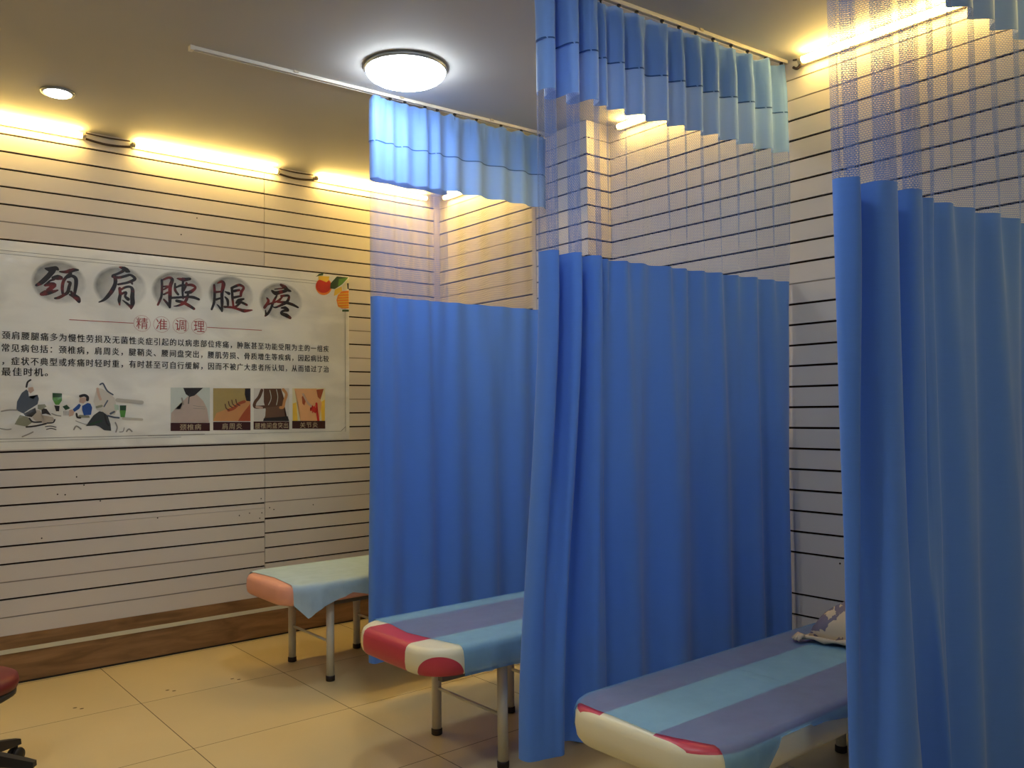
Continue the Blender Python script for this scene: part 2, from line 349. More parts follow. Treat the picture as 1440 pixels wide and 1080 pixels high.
STROKES = [[[(1.0283,2.3539,0.0086),(1.0539,2.3507,0.0259),(1.0822,2.3593,0.0231),(1.0926,2.3545,0.0116)],[(1.0668,2.3462,0.026),(1.049,2.3185,0.023),(1.0237,2.2874,0.0229),(1.0035,2.267,0.02),(0.9822,2.2522,0.0114)],[(1.0696,2.3031,0.0173),(1.0928,2.3082,0.026),(1.1084,2.3068,0.0203)],[(1.0315,2.2651,0.0057),(1.0518,2.2842,0.0086),(1.0723,2.2947,0.0115)],[(1.0264,2.2561,0.0115),(1.0493,2.2638,0.0201),(1.075,2.2632,0.0202),(1.0597,2.2446,0.0202),(1.0419,2.2258,0.0201)],[(1.009,2.2031,0.0171),(1.0293,2.2119,0.0258),(1.0496,2.2179,0.023),(1.0727,2.2241,0.0144),(1.0933,2.233,0.0072)],[(1.103,2.3425,0.0072),(1.1317,2.3438,0.0145),(1.1579,2.3522,0.0204),(1.1789,2.3602,0.0176),(1.2002,2.3623,0.0088)],[(1.1606,2.3379,0.0146),(1.1345,2.3092,0.0145),(1.1216,2.2847,0.0145),(1.1166,2.2495,0.0145),(1.1194,2.2149,0.0116)],[(1.1449,2.3131,0.0117),(1.1659,2.3238,0.0146),(1.1872,2.3112,0.0176),(1.19,2.2792,0.0176),(1.1849,2.2378,0.0146),(1.1798,2.2081,0.0117)],[(1.1451,2.2869,0.0087),(1.1583,2.2822,0.0146),(1.1531,2.2584,0.0146),(1.1454,2.2257,0.016),(1.1246,2.2066,0.0131),(1.0987,2.1901,0.0145),(1.0781,2.1841,0.0086)],[(1.156,2.212,0.0087),(1.1825,2.1995,0.0175),(1.2065,2.1721,0.0117)],[(1.1638,2.2302,0.0117),(1.1718,2.2162,0.0146),(1.1984,2.1949,0.0234),(1.2078,2.1781,0.0147)]],[[(1.4314,2.4028,0.0076),(1.4569,2.3962,0.0212),(1.474,2.3858,0.0243),(1.4854,2.3808,0.0122)],[(1.4512,2.3805,0.0151),(1.4231,2.3626,0.0121),(1.3923,2.3476,0.012)],[(1.3923,2.3416,0.015),(1.4288,2.339,0.0136),(1.4656,2.3516,0.0137),(1.4941,2.3604,0.0122),(1.52,2.3414,0.0153),(1.5028,2.3246,0.0152),(1.4686,2.3093,0.0121),(1.4233,2.2963,0.0106)],[(1.4063,2.3369,0.0181),(1.4065,2.3008,0.0181),(1.3899,2.2573,0.021),(1.3622,2.216,0.0179),(1.3402,2.1934,0.0119),(1.3156,2.1797,0.0059)],[(1.4971,2.321,0.0152),(1.5043,2.3064,0.0091)],[(1.4319,2.2728,0.0151),(1.4348,2.2369,0.0151),(1.4294,2.2002,0.0166),(1.4323,2.1703,0.006)],[(1.4347,2.261,0.0091),(1.463,2.2816,0.0121),(1.4915,2.2871,0.0122),(1.5059,2.27,0.0183),(1.5046,2.2242,0.0213),(1.5062,2.1878,0.0228),(1.4977,2.1537,0.0091)],[(1.4491,2.2017,0.0045),(1.4747,2.1825,0.0121),(1.4977,2.1629,0.0152)],[(1.4377,2.2371,0.0121),(1.4688,2.2517,0.0121),(1.4632,2.227,0.0121),(1.4803,2.2102,0.0182)]],[[(1.6799,2.3457,0.0125),(1.6815,2.2991,0.0125),(1.6772,2.2427,0.0124),(1.6564,2.1884,0.0108)],[(1.6889,2.3496,0.0094),(1.722,2.3652,0.0125),(1.7433,2.3546,0.0188),(1.7313,2.3096,0.0188),(1.7299,2.2469,0.0188),(1.7285,2.178,0.0125)],[(1.6922,2.2252,0.0093),(1.7134,2.2019,0.014),(1.7285,2.1811,0.0125)],[(1.692,2.3062,0.0094),(1.7191,2.3086,0.0109),(1.6921,2.2875,0.0078)],[(1.6921,2.2564,0.0093),(1.7162,2.2708,0.0109)],[(1.7738,2.3653,0.0063),(1.8108,2.3608,0.0221),(1.8543,2.3696,0.0143)],[(1.8108,2.3545,0.0127),(1.8078,2.291,0.0126),(1.811,2.2407,0.0095)],[(1.7617,2.3311,0.0094),(1.7617,2.2903,0.0141),(1.7802,2.2635,0.0126)],[(1.7648,2.3062,0.0094),(1.7954,2.3215,0.0126),(1.8325,2.3279,0.0127),(1.8669,2.3309,0.0159),(1.8889,2.3153,0.0128),(1.8575,2.2856,0.0191),(1.8264,2.2799,0.0127)],[(1.8325,2.3406,0.0127),(1.8264,2.3179,0.0127),(1.814,2.2915,0.0126)],[(1.7375,2.2381,0.0125),(1.7833,2.2448,0.0126),(1.8389,2.2523,0.0127),(1.8764,2.2521,0.0159),(1.911,2.242,0.0128)],[(1.842,2.2684,0.0127),(1.8327,2.236,0.0158),(1.8141,2.2093,0.0158),(1.7772,2.1909,0.0094),(1.7528,2.186,0.0038)],[(1.7711,2.2219,0.0157),(1.808,2.2152,0.0158),(1.8452,2.1989,0.0174),(1.8796,2.1791,0.0143)]],[[(2.0102,2.3428,0.0129),(2.0135,2.2946,0.0146),(2.0103,2.2328,0.0145),(1.9941,2.1833,0.0113)],[(2.0329,2.3578,0.0065),(2.059,2.3699,0.0163),(2.0722,2.3548,0.0228),(2.0623,2.2986,0.0179),(2.0624,2.2335,0.0179),(2.0624,2.175,0.0098)],[(2.0297,2.2181,0.0049),(2.046,2.1998,0.0114),(2.0607,2.1781,0.0097)],[(2.0232,2.2986,0.013),(2.0558,2.3045,0.0098)],[(2.0232,2.25,0.013),(2.0558,2.2623,0.0098)],[(2.082,2.3067,0.0065),(2.1085,2.2958,0.018)],[(2.0821,2.2708,0.0082),(2.0985,2.2525,0.0163),(2.1018,2.2201,0.0131)],[(2.0788,2.2054,0.013),(2.1284,2.2056,0.0131),(2.1752,2.1958,0.0148),(2.2123,2.1884,0.0198),(2.2668,2.1971,0.0067)],[(2.1284,2.3302,0.0148),(2.1317,2.2715,0.0148),(2.1384,2.2096,0.0115)],[(2.1251,2.3332,0.0131),(2.1618,2.3528,0.0148),(2.1853,2.3582,0.0149),(2.209,2.3437,0.0132),(2.1921,2.3125,0.0165),(2.1887,2.2858,0.0132)],[(2.1417,2.3149,0.0164),(2.1786,2.3246,0.0132)],[(2.1417,2.2722,0.0148),(2.1887,2.2858,0.0116)],[(2.2089,2.2676,0.0099),(2.1752,2.2551,0.0198),(2.1584,2.2374,0.0132)],[(2.1819,2.249,0.0148),(2.2293,2.2294,0.0133)],[(2.1887,2.2462,0.0132),(2.1618,2.2179,0.0132),(2.1384,2.208,0.0115)]],[[(2.4708,2.3859,0.0136),(2.4996,2.3713,0.0239),(2.5177,2.3558,0.0206),(2.5431,2.3476,0.0103)],[(2.5104,2.3483,0.0171),(2.4671,2.3345,0.0204),(2.4313,2.3247,0.0238),(2.4083,2.3381,0.0135)],[(2.4278,2.3516,0.0068),(2.4887,2.3636,0.0085)],[(2.442,2.3086,0.0102),(2.4205,2.2697,0.0152),(2.3992,2.2174,0.0135),(2.378,2.1822,0.0152),(2.3586,2.1641,0.0101)],[(2.3605,2.2012,0.0067),(2.3639,2.1712,0.0134)],[(2.3711,2.2861,0.0101),(2.3816,2.2633,0.0169),(2.3535,2.2209,0.0168)],[(2.3605,2.2348,0.0101),(2.4063,2.2551,0.0101)],[(2.4742,2.3078,0.0136),(2.5248,2.3152,0.0137),(2.5284,2.2949,0.0154),(2.5102,2.2662,0.0171),(2.4669,2.2425,0.0136),(2.4311,2.2264,0.0102),(2.4098,2.2316,0.0051)],[(2.4814,2.3049,0.0102),(2.4598,2.2794,0.0136),(2.4241,2.2598,0.0085)],[(2.4455,2.2647,0.0102),(2.503,2.2656,0.0171),(2.5538,2.2557,0.0172),(2.5979,2.2382,0.0104)],[(2.474,2.226,0.0085),(2.5029,2.228,0.0205),(2.5246,2.2124,0.0137),(2.4884,2.2066,0.0136),(2.4739,2.1886,0.0153),(2.51,2.1773,0.0239),(2.539,2.162,0.0171)]]]
CIRCLES = [(1.1008, 2.28, 0.148, 0.1303), (1.4375, 2.2794, 0.1569, 0.1329), (1.7771, 2.2821, 0.1625, 0.1322), (2.1251, 2.2873, 0.1556, 0.1311), (2.4741, 2.2703, 0.1609, 0.1329)]
PAINT = [('beige',[(0.9818,1.5343),(1.0059,1.5341),(1.0121,1.5069),(1.0731,1.4925),(1.0825,1.4719),(1.0367,1.4521),(0.9822,1.4733),(0.9671,1.4905)]),('olive',[(0.9048,1.508),(0.9462,1.4941),(0.9703,1.4668),(0.9377,1.4404),(0.8788,1.4549)]),('slate',[(0.9362,1.6526),(0.9127,1.6322),(0.8895,1.5818),(0.887,1.535),(0.9224,1.5146),(0.9459,1.5346),(0.9936,1.5682),(0.9994,1.5987),(0.9932,1.6225),(0.9694,1.5953),(0.9484,1.6122),(0.9452,1.6425)]),('skin',[(0.9451,1.6628),(0.9689,1.6664),(0.975,1.6462),(0.9572,1.6291),(0.9452,1.6425)]),('ink',[(0.9361,1.6661,0.0094),(0.9419,1.6932,0.0095),(0.9567,1.7069,0.0095)]),('ink',[(0.9224,1.5146),(0.9817,1.5479),(0.9879,1.5207),(0.9641,1.4939),(0.9314,1.501)]),('ink',[(1.0118,1.5477),(1.0392,1.5407),(1.0639,1.5029),(1.0363,1.5135),(1.0151,1.5103)]),('olive',[(0.9936,1.5648),(1.0299,1.5681),(1.0391,1.5544),(1.0119,1.5341),(0.9938,1.541)]),('ink',[(0.9377,1.4387,0.0094),(0.9824,1.4429,0.0095),(1.0367,1.4555,0.0095)]),('ink',[(0.9522,1.4873,0.0084),(0.9703,1.4668,0.0085),(1.0124,1.4661,0.0085)]),('ink',[(1.0338,1.4385,0.0048),(1.0612,1.4414,0.0048),(1.0889,1.434,0.0048)]),('ink',[(1.0399,1.423,0.0048),(1.0643,1.4277,0.0048),(1.089,1.4203,0.0048)]),('ink',[(1.0428,1.4588,0.0075),(1.0733,1.4617,0.0075),(1.0825,1.4787,0.0075)]),('grey',[(0.8146,1.5288,0.0073),(0.8491,1.5352,0.0073),(0.8899,1.5349,0.0074)]),('grey',[(0.8067,1.433,0.006),(0.8413,1.4256,0.006),(0.8615,1.4285,0.006)]),('grey',[(0.9174,1.3837,0.0074),(0.9528,1.3996,0.0074),(0.9707,1.4093,0.0074)]),('green',[(1.0692,1.6263),(1.1187,1.6266),(1.1189,1.5886),(1.1036,1.5645),(1.085,1.5645),(1.0694,1.5954)]),('dkgreen',[(1.0692,1.6332),(1.1187,1.63),(1.1188,1.6076),(1.0694,1.6074)]),('ink',[(1.0789,1.5611),(1.1067,1.5576),(1.1038,1.5266),(1.0883,1.5267)]),('grey',[(1.0669,1.5132,0.0055),(1.0916,1.5026,0.0055),(1.1133,1.4989,0.0055)]),('dkgreen',[(1.1223,1.5541),(1.144,1.5643),(1.163,1.5435),(1.138,1.5332)]),('grey',[(1.1286,1.5264,0.0028),(1.1303,1.5022,0.0028)]),('grey',[(1.1364,1.5263,0.0028),(1.1382,1.5021,0.0028)]),('grey',[(1.1443,1.5263,0.0028),(1.146,1.502,0.0028)]),('grey',[(1.1521,1.5262,0.0028),(1.1538,1.502,0.0028)]),('skin',[(1.2133,1.6061),(1.2453,1.6097),(1.2518,1.5886),(1.2327,1.5711),(1.2103,1.5781)]),('ink',[(1.2165,1.6148,0.0157),(1.2388,1.6202,0.0158),(1.255,1.6097,0.0158),(1.2551,1.5921,0.0158)]),('blue',[(1.2263,1.5571),(1.2551,1.5746),(1.2713,1.571),(1.2811,1.5463),(1.2749,1.5041),(1.2362,1.5011),(1.2265,1.5326)]),('blue',[(1.1756,1.5365),(1.2103,1.5711),(1.2199,1.5606),(1.2105,1.5397),(1.1852,1.5225)]),('skin',[(1.1568,1.5331),(1.1725,1.5365),(1.1852,1.5225),(1.179,1.5017),(1.157,1.495)]),('olive',[(1.2139,1.5048),(1.2652,1.499),(1.2685,1.4866),(1.2203,1.4873),(1.2044,1.4979)]),('ink',[(1.1963,1.5119,0.0104),(1.2012,1.491,0.0105),(1.2171,1.4873,0.0105)]),('pale',[(1.3066,1.6664),(1.3361,1.6596),(1.3792,1.6315),(1.406,1.603),(1.4197,1.5313),(1.4065,1.5028),(1.3665,1.5032),(1.3367,1.5248),(1.3072,1.5321),(1.2875,1.5816)]),('slate',[(1.3229,1.6843,0.0085),(1.3393,1.6916,0.0085),(1.3526,1.6669,0.0085),(1.3659,1.6456,0.0086),(1.3959,1.6244,0.0086)]),('skin',[(1.3099,1.6594,0.0142),(1.3166,1.624,0.0142),(1.3266,1.5957,0.0142)]),('slate',[(1.3661,1.5886,0.0078),(1.3465,1.5531,0.0078)]),('olive',[(1.3071,1.5497,0.0141),(1.3333,1.5567,0.0142)]),('charcoal',[(1.3203,1.5249),(1.34,1.5212),(1.3665,1.4996),(1.3834,1.446),(1.3869,1.4067),(1.3471,1.4112),(1.3208,1.4329),(1.3012,1.4404),(1.2462,1.4379),(1.2718,1.469),(1.2879,1.5005)]),('ink',[(1.35,1.5034,0.0085),(1.3601,1.4606,0.0085),(1.3734,1.439,0.0085)]),('dkgreen',[(1.2719,1.4479,0.0091),(1.3011,1.458,0.0092),(1.3337,1.4681,0.0092)]),('slate',[(1.3699,1.4978,0.01),(1.3998,1.4886,0.01),(1.43,1.4846,0.01)]),('slate',[(1.3831,1.5101,0.0121),(1.403,1.5207,0.0122)]),('green',[(1.4349,1.5312),(1.4704,1.5309),(1.4638,1.4878),(1.4401,1.4881)]),('dkgreen',[(1.4348,1.5599),(1.472,1.5598),(1.4704,1.5291),(1.4359,1.5294)]),('mint',[(1.4028,1.5672),(1.4297,1.5599),(1.4298,1.5312),(1.4063,1.5314)]),('grey',[(1.1826,1.4183,0.0076),(1.1952,1.4389,0.0077),(1.2207,1.4209,0.0077)]),('grey',[(1.41,1.4562,0.0079),(1.4202,1.4274,0.0079),(1.4136,1.399,0.0079)]),('grey',[(1.4337,1.3985,0.005),(1.454,1.4016,0.005),(1.4606,1.423,0.005)]),('grey',[(1.4743,1.4012,0.0086),(1.4879,1.4153,0.0087),(1.505,1.4005,0.0087)]),('grey',[(1.1918,1.4702,0.0035),(1.2333,1.4521,0.0035),(1.2558,1.4482,0.0035)]),('wash',[(1.4195,1.5922,0.0215),(1.4532,1.5887,0.0216),(1.5631,1.5777,0.0219)]),('wash',[(1.4537,1.4807,0.0144),(1.5634,1.472,0.0146)]),('orange',[(2.8592,2.4082),(2.8563,2.3895),(2.8478,2.3719),(2.8346,2.3572),(2.818,2.3466),(2.7993,2.341),(2.7804,2.341),(2.7628,2.3464),(2.7481,2.3568),(2.7377,2.3713),(2.7324,2.3885),(2.7326,2.407),(2.7384,2.4251),(2.7492,2.4412),(2.7641,2.454),(2.7819,2.4622),(2.8009,2.4651),(2.8195,2.4625),(2.8359,2.4544),(2.8487,2.4417),(2.8567,2.4255)]),('red',[(2.853,2.4115),(2.8502,2.3961),(2.8423,2.3817),(2.83,2.3695),(2.8145,2.3606),(2.797,2.3559),(2.7793,2.3556),(2.7629,2.3599),(2.7491,2.3682),(2.7394,2.38),(2.7344,2.394),(2.7346,2.4091),(2.74,2.424),(2.7501,2.4373),(2.7641,2.4479),(2.7807,2.4548),(2.7984,2.4574),(2.8158,2.4554),(2.8312,2.449),(2.8432,2.4388),(2.8507,2.4255)]),('yellow',[(2.7544,2.4742),(2.8408,2.4786),(2.8324,2.4475),(2.8158,2.4346),(2.7747,2.446),(2.7543,2.4479)]),('dkgreen',[(2.734,2.4647),(2.7586,2.4896),(2.7955,2.4969),(2.7872,2.481),(2.7544,2.4742)]),('dkgreen',[(2.8446,2.3918),(2.8489,2.43),(2.8993,2.4841),(2.9927,2.4852),(2.9413,2.4306),(2.8821,2.3912)]),('green',[(2.9161,2.4666),(2.9927,2.4852),(2.9413,2.4306),(2.9074,2.4124)]),('yellow',[(2.8821,2.3874),(2.937,2.4149),(2.941,2.3847),(2.8987,2.3507),(2.8735,2.3411)]),('cream',[(2.9412,2.4191),(2.9969,2.4779),(3.0002,2.4435),(2.9751,2.3952),(2.9495,2.3892)]),('ink',[(2.9796,2.4417),(2.9993,2.4434),(2.9991,2.4011),(2.9837,2.3998)]),('orange',[(2.9368,2.3805),(2.9999,2.3896),(2.9992,2.2588),(2.9362,2.2544),(2.9067,2.2676),(2.8943,2.3123),(2.9071,2.3514)]),('yellow',[(2.9156,2.3578,0.0061),(2.9989,2.3684,0.0062)]),('yellow',[(2.9155,2.3387,0.0061),(2.9988,2.3491,0.0062)]),('yellow',[(2.9069,2.319,0.0061),(2.9987,2.3299,0.0062)]),('yellow',[(2.9068,2.3,0.0061),(2.9986,2.3107,0.0062)]),('yellow',[(2.9152,2.2815,0.0061),(2.9985,2.2915,0.0062)]),('yellow',[(2.9151,2.2625,0.0061),(2.9984,2.2722,0.0061)]),('dkgreen',[(2.9403,2.2471),(2.9957,2.2509),(2.9956,2.2356),(2.9403,2.2318)])]
PICS = [[('icegrey',[(1.7347,1.6707),(1.9826,1.6732),(1.9828,1.4471),(1.7351,1.4511)]),('fleshgrey',[(1.7966,1.5345),(1.8131,1.5869),(1.8464,1.6209),(1.897,1.6296),(1.9396,1.5869),(1.9654,1.5352),(1.9784,1.4472),(1.7368,1.4511),(1.7391,1.5114),(1.7636,1.5364)]),('ink',[(1.8129,1.6698),(1.9395,1.6711),(1.9139,1.6511),(1.8843,1.621),(1.8548,1.6124),(1.8297,1.6293)]),('charcoal',[(1.8548,1.6294,0.006),(1.849,1.5996,0.006),(1.8465,1.5699,0.0059)]),('grey',[(1.8759,1.54,0.0034),(1.9141,1.5372,0.0034),(1.9525,1.5353,0.0034)]),('grey',[(1.8759,1.557,0.0034),(1.9141,1.5509,0.0034),(1.9482,1.5482,0.0034)]),('grey',[(1.8047,1.6038,0.0101),(1.8131,1.5657,0.0102)])],[('tan',[(2.0043,1.6691),(2.2549,1.6715),(2.2547,1.4516),(2.0044,1.4554)]),('flesh',[(2.0044,1.4554),(2.0262,1.5088),(2.0966,1.5344),(2.1682,1.578),(2.241,1.5958),(2.2548,1.5691),(2.2547,1.4516)]),('ink',[(2.2182,1.6694),(2.2549,1.6697),(2.2548,1.5851),(2.2273,1.5869),(2.2154,1.6312)]),('rust',[(2.2548,1.5691),(2.2547,1.4516),(2.1682,1.4529),(2.2044,1.5072)]),('rust',[(2.2136,1.5824,0.0195),(2.1772,1.5692,0.0194),(2.1412,1.5385,0.0193),(2.1055,1.5256,0.0192)]),('brown',[(2.0833,1.565,0.007),(2.0904,1.5388,0.007),(2.1099,1.5256,0.007)]),('brown',[(2.1055,1.5825,0.007),(2.1126,1.5562,0.007),(2.1322,1.543,0.007)]),('brown',[(2.1278,1.5913,0.007),(2.1349,1.5649,0.007),(2.1547,1.5517,0.007)]),('brown',[(2.1547,1.5957,0.007),(2.1619,1.5692,0.007),(2.1818,1.556,0.0071)])],[('white',[(2.278,1.6717),(2.5303,1.6741),(2.5297,1.4474),(2.2777,1.4513)]),('brown',[(2.348,1.6697),(2.4719,1.6709),(2.5008,1.5777),(2.4909,1.5138),(2.5199,1.4476),(2.3448,1.4502),(2.3665,1.5103),(2.3478,1.5779)]),('brown',[(2.3339,1.6588,0.0216),(2.3151,1.6138,0.0215),(2.2871,1.5779,0.0214),(2.2871,1.5467,0.0214),(2.3525,1.5464,0.0216)]),('umber',[(2.3619,1.5418),(2.491,1.5549),(2.5005,1.4771),(2.3571,1.4743)]),('flesh',[(2.4668,1.5413,0.0201),(2.4861,1.5458,0.0201),(2.4959,1.5869,0.0201),(2.5106,1.6327,0.0202),(2.4864,1.6646,0.0201)]),('ink',[(2.3477,1.47),(2.52,1.4815),(2.5297,1.4474),(2.3429,1.4503)]),('icegrey',[(2.3905,1.6592,0.0045),(2.3999,1.605,0.0045),(2.3808,1.5598,0.0045)]),('icegrey',[(2.4382,1.6642,0.0045),(2.4477,1.6142,0.0046),(2.438,1.5596,0.0045)]),('skin',[(2.2964,1.5466,0.0161),(2.3337,1.5402,0.0162)])],[('cream',[(2.5548,1.6744),(2.8025,1.6767),(2.8015,1.4433),(2.5542,1.447)]),('yellow',[(2.5565,1.5685),(2.5842,1.5776),(2.5937,1.4464),(2.5562,1.447)]),('yellow',[(2.7659,1.5775),(2.8001,1.5963),(2.7994,1.4433),(2.7756,1.4437)]),('peach',[(2.5696,1.6718),(2.7355,1.6733),(2.7762,1.568),(2.7551,1.444),(2.6135,1.4461),(2.599,1.5591)]),('rust',[(2.624,1.6147),(2.6441,1.6334),(2.6591,1.6055),(2.6439,1.5543),(2.6289,1.5683)]),('rust',[(2.7354,1.6667),(2.7921,1.6719),(2.766,1.5963),(2.7455,1.6151)]),('red',[(2.7351,1.5681,0.0169),(2.74,1.5118,0.0169),(2.7499,1.4441,0.0169)]),('skin',[(2.6341,1.6333,0.0149),(2.6741,1.5682,0.0149),(2.7247,1.5306,0.015)]),('red',[(2.7308,1.5287),(2.7428,1.5164),(2.726,1.5168),(2.7261,1.4993),(2.7144,1.512),(2.7027,1.4995),(2.703,1.517),(2.6863,1.5169),(2.6982,1.5289),(2.6864,1.5411),(2.703,1.5408),(2.7029,1.5583),(2.7146,1.5457),(2.7263,1.5582),(2.7261,1.5407),(2.7429,1.5409)])]]
CAPS = [('maroon',[(1.7352,1.4495),(1.9828,1.4454),(1.9828,1.392),(1.7353,1.3976)]),('maroon',[(2.0044,1.4511),(2.2547,1.4472),(2.2546,1.3912),(2.0045,1.3967)]),('maroon',[(2.2759,1.4495),(2.5307,1.4456),(2.5305,1.3906),(2.2758,1.396)]),('maroon',[(2.5522,1.4489),(2.8025,1.4452),(2.8023,1.3904),(2.5521,1.3956)])]

# ------------------------------------------------------------------ measurements (metres)
H_CAM = 1.49
CEIL = 3.20
YA = 5.48          # face of the long wall with the banner
XB = 3.67          # face of the rear wall
XB1 = 3.80         # rear wall beyond the pillar
X_MIN, Y_MIN = -2.6, -2.4

# ------------------------------------------------------------------ room shell
bm = bmesh.new(); box(bm, X_MIN-0.1, 4.0, Y_MIN-0.1, 5.7, -0.06, 0.0)
# pairs of small screw holes left in the tiles
for (x, y) in ((1.068, 4.811), (1.519, 4.781), (1.862, 4.739)):
    for dx, dy in ((-0.012, 0.016), (0.012, -0.02)):
        c = [bm.verts.new((x+dx+0.011*math.cos(a*PI/4), y+dy+0.008*math.sin(a*PI/4), 0.0006)) for a in range(8)]
        bm.faces.new(c).material_index = 1
floor = struct(mesh_obj('floor', bm, [M['floor'], M['spot']]), 'glossy cream-yellow square floor tiles', 'floor')
bm = bmesh.new(); box(bm, X_MIN-0.1, 4.0, Y_MIN-0.1, 5.7, CEIL, CEIL+0.06)
struct(mesh_obj('ceiling', bm, M['ceiling']), 'plain painted ceiling', 'ceiling')

GW = 0.0105
def slats(bm, f, u0, u1, z0, z1, grooves, gap=0.0):
    """boards between grooves. f(u, d, z) -> point, d = depth behind the face. grooves: (z, width, style)"""
    def bx(u0, u1, d0, d1, z0, z1, mi):
        p = [f(u, d, z) for z in (z0, z1) for u, d in ((u0, d0), (u1, d0), (u1, d1), (u0, d1))]
        v = [bm.verts.new(q) for q in p]
        for q in ((0,3,2,1),(4,5,6,7),(0,1,5,4),(1,2,6,5),(2,3,7,6),(3,0,4,7)):
            bm.faces.new([v[i] for i in q]).material_index = mi
    bx(u0, u1, 0.014, 0.03, z0, z1, 1)
    edge = z0
    for z, w, style in sorted(grooves):
        if z <= z0 or z >= z1: continue
        bx(u0+gap, u1-gap, 0.0, 0.014, edge, z-w/2, 0)
        if style == 't': bx(u0+gap, u1-gap, 0.0025, 0.013, z-w/2, z+w/2, 2)
        edge = z + w/2
    bx(u0+gap, u1-gap, 0.0, 0.014, edge, z1, 0)
SM = [M['slat'], M['groove'], M['insert']]
def gr(a, b, thin=(), skip=(), w=GW):
    out = []
    for i in range(int(round(a*10)), int(round(b*10))+1):
        z = i/10
        if any(abs(z-s) < 0.01 for s in skip): continue
        t = any(abs(z-s) < 0.01 for s in thin)
        out.append((z, 0.007 if t else w, 't' if t else 'd'))
    return out

fa = lambda u, d, z: (u, YA+d, z)
bm = bmesh.new()
slats(bm, fa, X_MIN, 2.355, 0.866, CEIL, gr(0.9, 3.1, thin=(2.6, 1.9)), 0.0006)
slats(bm, fa, X_MIN, 2.355, 0.276, 0.8645, [(0.377,.007,'t'),(0.477,GW,'d'),(0.573,.007,'t'),(0.672,GW,'d'),(0.772,GW,'d')], 0.0006)
slats(bm, fa, 2.357, XB1, 0.80, CEIL, gr(1.0, 3.1, thin=(1.6, 1.9, 2.1)) + [(0.904,.006,'t')], 0.0006)
slats(bm, fa, 2.357, XB1, 0.266, 0.80, [(0.30,.008,'d'),(0.398,GW,'d'),(0.496,GW,'d'),(0.597,GW,'d'),(0.696,GW,'d'),(0.793,0.0135,'d')], 0.0006)
# old nail holes
for (x, z) in ((1.20,1.14),(1.24,1.09),(1.10,1.045),(1.14,1.04),(1.33,0.99),(1.02,0.80),(1.66,0.86),(2.18,0.83),(2.25,0.84),(2.33,0.93),(2.335,0.835),(2.32,0.80),(2.42,0.85),(2.39,0.865),(2.71,0.86),(1.90,2.77),(1.80,2.65)):
    c = [bm.verts.new((x+0.0045*math.cos(a*PI/3), YA-0.0006, z+0.0045*math.sin(a*PI/3))) for a in range(6)]
    bm.faces.new(c).material_index = 1
bm.faces.ensure_lookup_table()
box(bm, X_MIN, XB1+0.03, YA+0.03, YA+0.1, 0, CEIL, 1)
struct(mesh_obj('wall_left', bm, SM), 'white slatwall panelling along the left of the room', 'wall')

bm = bmesh.new()   # dark timber plinth under the panels with a pale strip
box(bm, X_MIN, XB1, YA-0.004, YA+0.03, 0.012, 0.276, 0)
box(bm, X_MIN, XB1, YA-0.009, YA-0.003, 0.176, 0.200, 1)
box(bm, X_MIN, XB1, YA+0.004, YA+0.03, 0.0, 0.012, 2)  # black strip drawn in place of the shadow along the plinth's foot
struct(mesh_obj('baseboard_left', bm, [M['wood'], M['pale_strip'], M['black']]), 'brown wood plinth with a pale strip under the slatwall', 'baseboard')

fb = lambda u, d, z: (XB+d, u, z)
fb1 = lambda u, d, z: (XB1+d, u, z)
bm = bmesh.new()
slats(bm, fb, Y_MIN, 2.031, 0.70, CEIL, gr(0.7, 3.1, thin=(2.1, 3.0, 3.1)), 0.0004)
slats(bm, fb, 2.033, 3.4950, 0.70, CEIL, gr(0.7, 3.1, thin=(2.1, 3.0, 3.1)), 0.0004)
slats(bm, fb, Y_MIN, 2.030, 0.0, 0.70, gr(0.1, 0.6), 0.001)
slats(bm, fb, 2.034, 3.495, 0.0, 0.70, gr(0.1, 0.6), 0.001)
slats(bm, fb1, 3.97, YA, 0.0, CEIL, gr(0.1, 3.1, thin=(2.4, 2.7, 3.1)), 0)
c = [bm.verts.new((XB-0.0006, 2.075+0.005*math.cos(a*PI/3), 0.775+0.005*math.sin(a*PI/3))) for a in range(6)]
bm.faces.new(c).material_index = 1
box(bm, XB+0.03, XB+0.1, Y_MIN, 3.495, 0, CEIL, 1); box(bm, XB1+0.03, XB1+0.1, 3.9, YA+0.1, 0, CEIL, 1)
fix(bm); struct(mesh_obj('wall_back', bm, SM), 'white slatwall panelling behind the couch heads', 'wall')

bm = bmesh.new()   # pillar between the first two bays
XP, YP0, YP1 = 3.475, 3.495, 3.985
slats(bm, lambda u, d, z: (XP+d, u, z), YP0+0.0005, YP1, 0.0, CEIL, gr(0.1, 3.1, thin=(3.1,)), 0)
slats(bm, lambda u, d, z: (u, YP0-0.001+d*0.98, z), XP+0.0002, XB, 0.0, CEIL, gr(0.1, 3.1, thin=(3.1,)), 0)
box(bm, XP+0.03, XB1+0.02, YP0+0.03, YP1-0.01, 0, CEIL, 1)
box(bm, XP+0.002, XB1, YP1-0.012, YP1, 0, CEIL, 0)
fix(bm); struct(mesh_obj('wall_pillar', bm, SM), 'slatwall-clad pillar between the first and second bay', 'pillar')

